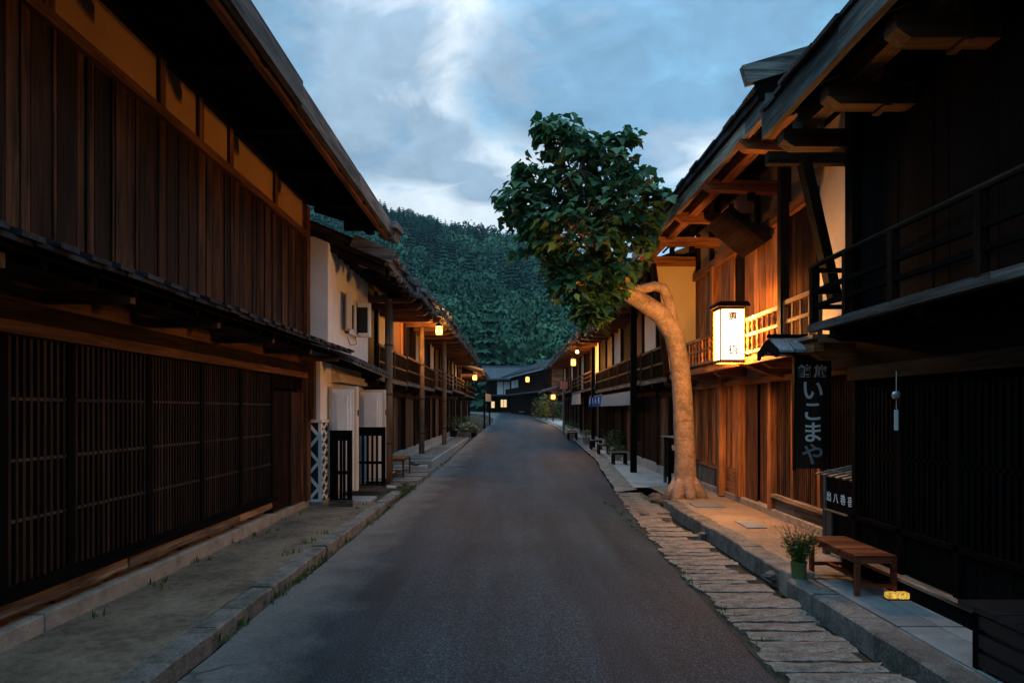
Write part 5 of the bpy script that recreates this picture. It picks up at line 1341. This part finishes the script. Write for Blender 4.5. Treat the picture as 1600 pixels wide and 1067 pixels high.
# black slatted crate in the near corner
def crate():
    x0, x1, y0, y1, z0, z1 = 2.60, 3.02, 2.9, 3.84, .152, .50
    t = thing('crate', ((x0 + x1) / 2, (y0 + y1) / 2, z0), 'black wooden crate with slatted sides in the near right corner', 'crate')
    MB().box(x0 + .02, x1 - .02, y0 + .02, y1 - .02, z0 + .01, z1 - .035).build('inner_box', 'lacquer_black', t)
    m = MB()
    for k in range(3): z = z0 + .02 + k * .105; m.box(x0, x0 + .018, y0, y1, z, z + .075); m.box(x1 - .018, x1, y0, y1, z, z + .075); m.box(x0 + .019, x1 - .019, y1 - .018, y1, z, z + .075); m.box(x0 + .019, x1 - .019, y0, y0 + .018, z, z + .075)
    m.build('side_slats', 'lacquer_black', t)
    m = MB(); y = y0 - .02
    while y < y1 + .01: m.box(x0 - .015, x1 + .015, y, y + .15, z1 - .03, z1 + random.uniform(-.002, .003)); y += .155
    m.build('lid', 'lacquer_black', t)
    m = MB()
    for a in (x0 - .006, x1 - .03):
        for b in (y0 - .006, y1 - .03): m.box(a, a + .036, b, b + .036, z0, z1 - .031)
    m.build('corner_post', 'wood_black_v', t)
crate()
# glowing glass brick lamp on the pavement
t = thing('floor_lamp', (2.95, 5.24, .152), 'small glowing yellow glass block lying on the pavement under the bench', 'lamp')
for k, x in enumerate((2.865, 2.955)):
    MB().box(x, x + .08, 5.20, 5.265, .158, .205).build('glass_block', 'glass_glow', t, bevel=.01)
MB().box(2.858, 3.042, 5.192, 5.273, .151, .158).build('tray', 'iron_black', t)

# ------------------------------------------------------------------ potted flowers and shrubs
def lf(m, p, d, up, L, w):
    p = Vector(p); d = Vector(d).normalized(); sd = d.cross(Vector(up)).normalized() * w
    m.add([p, p + d * L * .5 + sd, p + d * L, p + d * L * .5 - sd], [(0, 1, 2, 3)])
def flower_pot():
    x, y, z = 2.47, 5.88, .152
    t = thing('flower_pot', (x, y, z), 'green pot of small pink flowers standing on the right kerb', 'flower pot')
    MB().lathe(x, y, [(.055, z), (.058, z + .01), (.066, z + .13), (.070, z + .135), (.070, z + .145), (.060, z + .145)], 20).build('pot', 'pot_green', t, smooth=True)
    MB().lathe(x, y, [(.001, z + .12), (.062, z + .125), (.062, z + .13), (.001, z + .132)], 12).build('soil', 'soil', t)
    ms, ml, mf = MB(), MB(), MB()
    for i in range(80):
        a = random.uniform(0, 6.28); r = random.uniform(.02, .20); hh = random.uniform(.14, .36) * (1.1 - r); b = random.uniform(0, .05)
        p0 = Vector((x + b * math.cos(a), y + b * math.sin(a), z + .13)); p2 = Vector((x + r * math.cos(a), y + r * math.sin(a), z + .13 + hh)); p1 = p0.lerp(p2, .5) + Vector((0, 0, .03))
        ms.tube([p0, p1, p2], [.0025, .002, .0015], 4, False)
        for k in range(14):
            f = random.uniform(.12, .9); p = p0.lerp(p2, f) + Vector((random.gauss(0, .012),) * 3); an = random.uniform(0, 6.28)
            lf(ml, p, (math.cos(an), math.sin(an), random.uniform(-.2, .7)), (0, 0, 1), random.uniform(.03, .055), random.uniform(.007, .012))
        if i % 3 != 2:
            for k in range(5): an = k * 1.257 + a; lf(mf, p2, (math.cos(an), math.sin(an), .35), (0, 0, 1), .024, .010)
            for k in range(3): an = k * 2 + a; lf(mf, p2 + Vector((0, 0, -.02)), (math.cos(an), math.sin(an), -.2), (0, 0, 1), .010, .005)
    ms.build('stems', 'stem_leaf', t); ml.build('foliage', 'stem_leaf', t); mf.build('flowers', 'petal_pink', t)
flower_pot()
def bush(m, x, y, z, rx, rz, n, L, w):
    for _ in range(n):
        a = random.uniform(0, 6.28); ph = math.asin(random.uniform(-.3, 1)); q = random.uniform(.55, 1.05)
        p = (x + rx * q * math.cos(a) * math.cos(ph), y + rx * q * math.sin(a) * math.cos(ph), z + rz * (.35 + q * math.sin(ph) * .7))
        an = a + random.gauss(0, .6); lf(m, p, (math.cos(an), math.sin(an), random.uniform(-.5, .7)), (0, 0, 1), L * random.uniform(.6, 1.3), w)
def potted(x, y, z, rp, hp, rx, rz, n, label, leaf='shrub_leaf', pot='pot_white', name='potted_plant', L=.12, w=.03):
    t = thing(name, (x, y, z), label, 'potted plant')
    MB().lathe(x, y, [(rp * .75, z), (rp, z + hp * .92), (rp * 1.08, z + hp * .93), (rp * 1.08, z + hp), (rp * .9, z + hp)], 14).build('pot', pot, t, smooth=True)
    m = MB(); bush(m, x, y, z + hp, rx, rz, n, L, w); m.build('foliage', leaf, t)
    m = MB()
    for k in range(6): a = k * 1.05; m.tube([(x, y, z + hp * .9), (x + rx * .4 * math.cos(a), y + rx * .4 * math.sin(a), z + hp + rz * .6)], [.008, .004], 4, False)
    m.build('stems', 'stem_leaf', t)
potted(3.2, 21.2, .15, .14, .22, .34, .55, 420, 'dark bushy potted plant between the stools before the teahouse')
potted(3.0, 27.6, .25, .16, .26, .24, .26, 200, 'white pot with bright yellow green leaves on the right pavement', 'yellow_leaf')
potted(2.7, 31.2, .30, .2, .3, .4, .5, 260, 'leafy dark pot at the foot of the far right house')
potted(3.1, 20.1, .15, .13, .16, .25, .22, 160, 'low leafy pot behind the nearest small stool')
potted(-2.35, 33.2, .36, .2, .3, .42, .6, 300, 'broad leafy potted plant on the left pavement end', 'shrub_leaf', 'pot_green')
potted(-1.98, 34.6, .24, .16, .22, .3, .4, 200, 'yellowish potted plant next to the dark planter at left', 'yellow_leaf', 'iron_black')
potted(-2.7, 31.5, .36, .2, .3, .36, .75, 260, 'tall dark potted shrub against the left wall', 'shrub_leaf', 'iron_black')
potted(-2.2, 40.0, .36, .22, .4, .55, .6, 260, 'round brownish shrub in a tub below the far left lamp', 'yellow_leaf', 'iron_black')
t = thing('planter', (-2.2, 32.6, .31), 'low stone trough planter at the left edge of the lane', 'planter')
MB().box(-2.55, -1.95, 32.2, 32.6, .28, .52).build('trough', 'rock', t, bevel=.02)
m = MB(); bush(m, -2.25, 32.4, .5, .26, .25, 160, .1, .025); m.build('foliage', 'shrub_leaf', t)
o = MB().lathe(-2.05, 35.8, [(.22, .27), (.24, .75), (.2, .8), (.02, .82)], 14).build('rubbish_bin', 'iron_black', org=(-2.05, 35.8, .27)); tag(o, 'round black bin by the plants at the left edge of the lane', 'bin')

# shop curtains
def curtain(x, y0, y1, z0, z1, mat, label, n=30, txt=None, cat='shop curtain'):
    t = thing('shop_curtain', (x, (y0 + y1) / 2, z0), label, cat)
    m = MB(); vs = []; fs = []; N = n * 4
    for i in range(N + 1):
        y = y0 + (y1 - y0) * i / N; o = .034 * math.sin(i * math.pi / 2) + random.uniform(-.004, .004)
        vs += [(x + o * .3, y, z1), (x + o, y, (z0 + z1) / 2), (x + o * 1.6, y, z0 + random.uniform(-.01, .01))]
    for i in range(N):
        a = i * 3; fs += [(a, a + 3, a + 4, a + 1), (a + 1, a + 4, a + 5, a + 2)]
    m.add(vs, fs); o = m.build('cloth', mat, t)
    sm = o.modifiers.new('solid', 'SOLIDIFY'); sm.thickness = .006
    MB().tube([(x + .02, y0 - .06, z1 + .012), (x + .02, y1 + .06, z1 + .012)], [.012] * 2, 6).build('rod', 'bamboo_pole', t)
    if txt:
        for i, c in enumerate(txt): text_mesh(c, .26, t, 'chalk_white', Matrix.Translation((x - .04, y1 - (y1 - y0) * (i + .5) / len(txt), (z0 + z1) / 2)) @ FACE_L, ext=.002)
curtain(3.02, 17.5, 22.9, 1.72, 2.06, 'cloth_grey', 'long pale grey pleated curtain hanging over the teahouse front')
curtain(3.02, 23.0, 26.6, 1.72, 2.10, 'cloth_blue', 'blue cloth banner with white marks at the end of the pale curtain', 14, 'お休み処')
curtain(3.0, 30.0, 34.0, 1.85, 2.32, 'cloth_grey', 'short grey pleated curtain on the farther right house', 16)
# paper notice on the reddish house door, notice board on posts at left, small sign on right pole
o = MB().box(3.455, 3.462, 14.5, 14.62, 1.22, 1.62).build('paper_notice', 'paper_white', org=(3.46, 14.56, 1.2)); tag(o, 'white paper notice pinned to the reddish door behind the trunk', 'notice')
t = thing('notice_board', (-1.75, 45, .4), 'small roofed notice board on tall dark posts at the far left bend', 'notice board')
MB().box(-1.88, -1.76, 44.9, 45.02, .35, 2.75).build('post', 'wood_black_v', t); MB().box(-1.62, -1.52, 47.9, 48.0, .4, 2.3).build('post', 'wood_black_v', t)
MB().beam((-1.75, 44.9, 2.42), (-1.5, 48.1, 2.42), .06, .5).build('board', 'metal_grey', t)
t = thing('sign_pole', (2.72, 36, .35), 'grey pole with a small reddish sign plate beside the far right houses', 'sign pole')
MB().tube([(2.72, 36, .3), (2.72, 36, 2.7)], [.06, .055], 8).build('pole', 'metal_grey', t)
plain('sign_red', (.42, .16, .12), .6); MB().box(2.52, 2.92, 35.9, 35.94, 2.7, 3.1).build('plate', 'sign_red', t)
# far bushes beside the lane
for (x, y, r, hh, lab, lm) in ((2.9, 57.5, .8, 2.2, 'leafy bush lit by the globe lamp at the far right', 'yellow_leaf'), (2.6, 62, .8, 2.0, 'dark green bush in front of the far timber house', 'shrub_leaf'), (4.1, 57, .8, 1.6, 'low bush behind the lamp post on the far right', 'shrub_leaf')):
    g = zroad(y); t = thing('bush', (x, y, g), lab, 'bush'); m = MB(); bush(m, x, y, g, r, hh, 700, .22, .06); m.build('foliage', lm, t)
    m = MB()
    for k in range(5): m.tube([(x, y, g), (x + .3 * math.cos(k * 1.3), y + .3 * math.sin(k * 1.3), g + hh * .6)], [.03, .015], 5)
    m.build('stems', 'stem_leaf', t)

# ------------------------------------------------------------------ the leaning street tree
def tree():
    random.seed(42)
    t = thing('tree', (2.9, 11.4, .1), 'leaning pollarded tree with big lobed leaves at the pavement edge', 'tree')
    path = [(2.91, 11.4, -.05), (2.90, 11.4, .12), (2.89, 11.4, .32), (2.89, 11.4, .8), (2.87, 11.4, 1.4), (2.83, 11.38, 2.0), (2.78, 11.36, 2.45), (2.68, 11.33, 2.84), (2.48, 11.3, 3.16), (2.16, 11.22, 3.36), (1.86, 11.1, 3.5), (1.58, 10.95, 3.9), (1.38, 10.8, 4.5), (1.25, 10.7, 5.2)]
    rad = [.30, .25, .195, .172, .166, .160, .155, .155, .162, .15, .125, .09, .07, .04]
    pts = []; rr = []
    for i in range(len(path) - 1):
        for k in range(3):
            f = k / 3; pts.append(tuple(Vector(path[i]).lerp(Vector(path[i + 1]), f))); rr.append(rad[i] + (rad[i + 1] - rad[i]) * f)
    m = MB(); m.tube(pts, rr, 18, True, .035)
    # root flare lobes
    for k in range(7):
        a = k * .9 + .3; m.tube([(2.90 + .10 * math.cos(a), 11.4 + .10 * math.sin(a), .46), (2.90 + .20 * math.cos(a), 11.4 + .20 * math.sin(a), .24), (2.90 + .34 * math.cos(a), 11.4 + .34 * math.sin(a), .08)], [.09, .12, .07], 8, True, .08)
    tr = m.build('trunk', 'bark', t, smooth=True)
    m = MB(); m.tube([(2.72, 11.34, 2.7), (2.66, 11.3, 3.1), (2.58, 11.28, 3.42), (2.49, 11.26, 3.60), (2.34, 11.22, 3.63), (2.1, 11.15, 3.56), (1.9, 11.1, 3.6), (1.7, 10.9, 4.0)], [.11, .09, .085, .088, .08, .075, .07, .05], 12, True, .03)
    m.tube([(2.30, 11.25, 3.34), (2.26, 11.2, 3.22), (2.2, 11.2, 3.15)], [.10, .07, .02], 8)
    m.build('limb', 'bark', t, smooth=True)
    blobs = [(.62, 4.80, .62, .55), (1.00, 5.25, .62, .55), (.62, 5.72, .30, .34), (1.45, 5.52, .40, .36), (1.05, 5.72, .30, .26), (.30, 5.30, .30, .22), (1.85, 5.18, .26, .24), (1.70, 4.75, .66, .60), (1.80, 4.35, .40, .38), (1.0, 4.3, .80, .66), (.42, 4.30, .44, .50), (1.22, 3.75, .56, .46), (1.22, 3.2, .36, .34), (.98, 3.5, .40, .40), (.18, 4.95, .32, .42), (2.02, 4.62, .36, .34), (1.72, 3.76, .30, .26), (1.48, 3.42, .30, .28), (1.25, 3.05, .24, .2), (.70, 6.02, .20, .16), (1.72, 5.78, .18, .12), (-.02, 4.62, .18, .16), (2.2, 4.85, .2, .2),  (.70, 3.80, .40, .36)]
    br = MB(); leaves = MB(); rr2 = random.Random(9)
    shape = [(0, .06), (.14, .0), (.36, .08), (.44, .28), (.60, .58), (.36, .62), (.22, .82), (0, 1.08), (-.22, .82), (-.36, .62), (-.60, .58), (-.44, .28), (-.36, .08), (-.14, .0)]
    def leaf(p, d, up, sz):
        d = Vector(d).normalized(); up = Vector(up); sd = d.cross(up).normalized(); nn = sd.cross(d).normalized(); fold = rr2.uniform(.1, .45); curl = rr2.uniform(.1, .5)
        vs = [Vector(p) + (d * b + sd * a + nn * (fold * abs(a) - curl * b * b)) * sz for a, b in shape] + [Vector(p) + (d * .45 + nn * (-curl * .2)) * sz]
        n = len(shape); leaves.add(vs, [(n, i, (i + 1) % n) for i in range(n)])
    hub = Vector((1.4, 10.85, 4.2))
    for (bx, bz, rx, rz) in blobs:
        c = Vector((bx, 10.6 + rr2.uniform(-.25, .25), bz)); br.tube([hub + Vector((rr2.uniform(-.2, .2), 0, rr2.uniform(-.3, .2))), hub.lerp(c, .5) + Vector((0, rr2.uniform(-.1, .1), -.05)), c], [.035, .022, .010], 6, False)
        nt = int(34 * rx * rz / .3) + 6
        for _ in range(nt):
            a = rr2.uniform(0, 6.28); ph = math.asin(rr2.uniform(-.75, 1)); q = rr2.uniform(.35, 1.0)
            e = c + Vector((rx * q * math.cos(a) * math.cos(ph), .85 * rx * q * math.sin(a) * math.cos(ph), rz * q * math.sin(ph)))
            br.tube([c.lerp(e, .1), c.lerp(e, .6) + Vector((0, 0, .03)), e], [.008, .005, .003], 4, False)
            for k in range(rr2.randint(5, 9)):
                an = a + rr2.gauss(0, .9); tilt = rr2.uniform(-.8, .1); dd = Vector((math.cos(an), math.sin(an), tilt))
                pst = e + Vector((rr2.gauss(0, .07), rr2.gauss(0, .07), rr2.gauss(0, .06)))
                leaf(pst, dd, (rr2.gauss(0, .35), rr2.gauss(0, .35), 1), rr2.choice([rr2.uniform(.06, .11), rr2.uniform(.10, .155), rr2.uniform(.14, .20)]))
    br.build('branches', 'bark', t); leaves.build('crown', 'broad_leaf', t, smooth=True)
    print('leaves', len(leaves.f) // 14)
tree()

# ------------------------------------------------------------------ evening air over the valley
hz = MB().box(-520, 520, -60, 800, -4, 230).build('haze', 'paper_white')
m = bpy.data.materials.new('haze_air'); m.use_nodes = True; MATS['haze_air'] = m
t = NT(m.node_tree); t.n.remove(t.n['Principled BSDF'])
pv = t.add('ShaderNodeVolumePrincipled', inp={'Color': (0.62, 0.82, 1.0, 1), 'Density': 0.00011})
t.l.new(pv.outputs[0], t.n['Material Output'].inputs['Volume'])
hz.data.materials.clear(); hz.data.materials.append(m); stuff(hz)
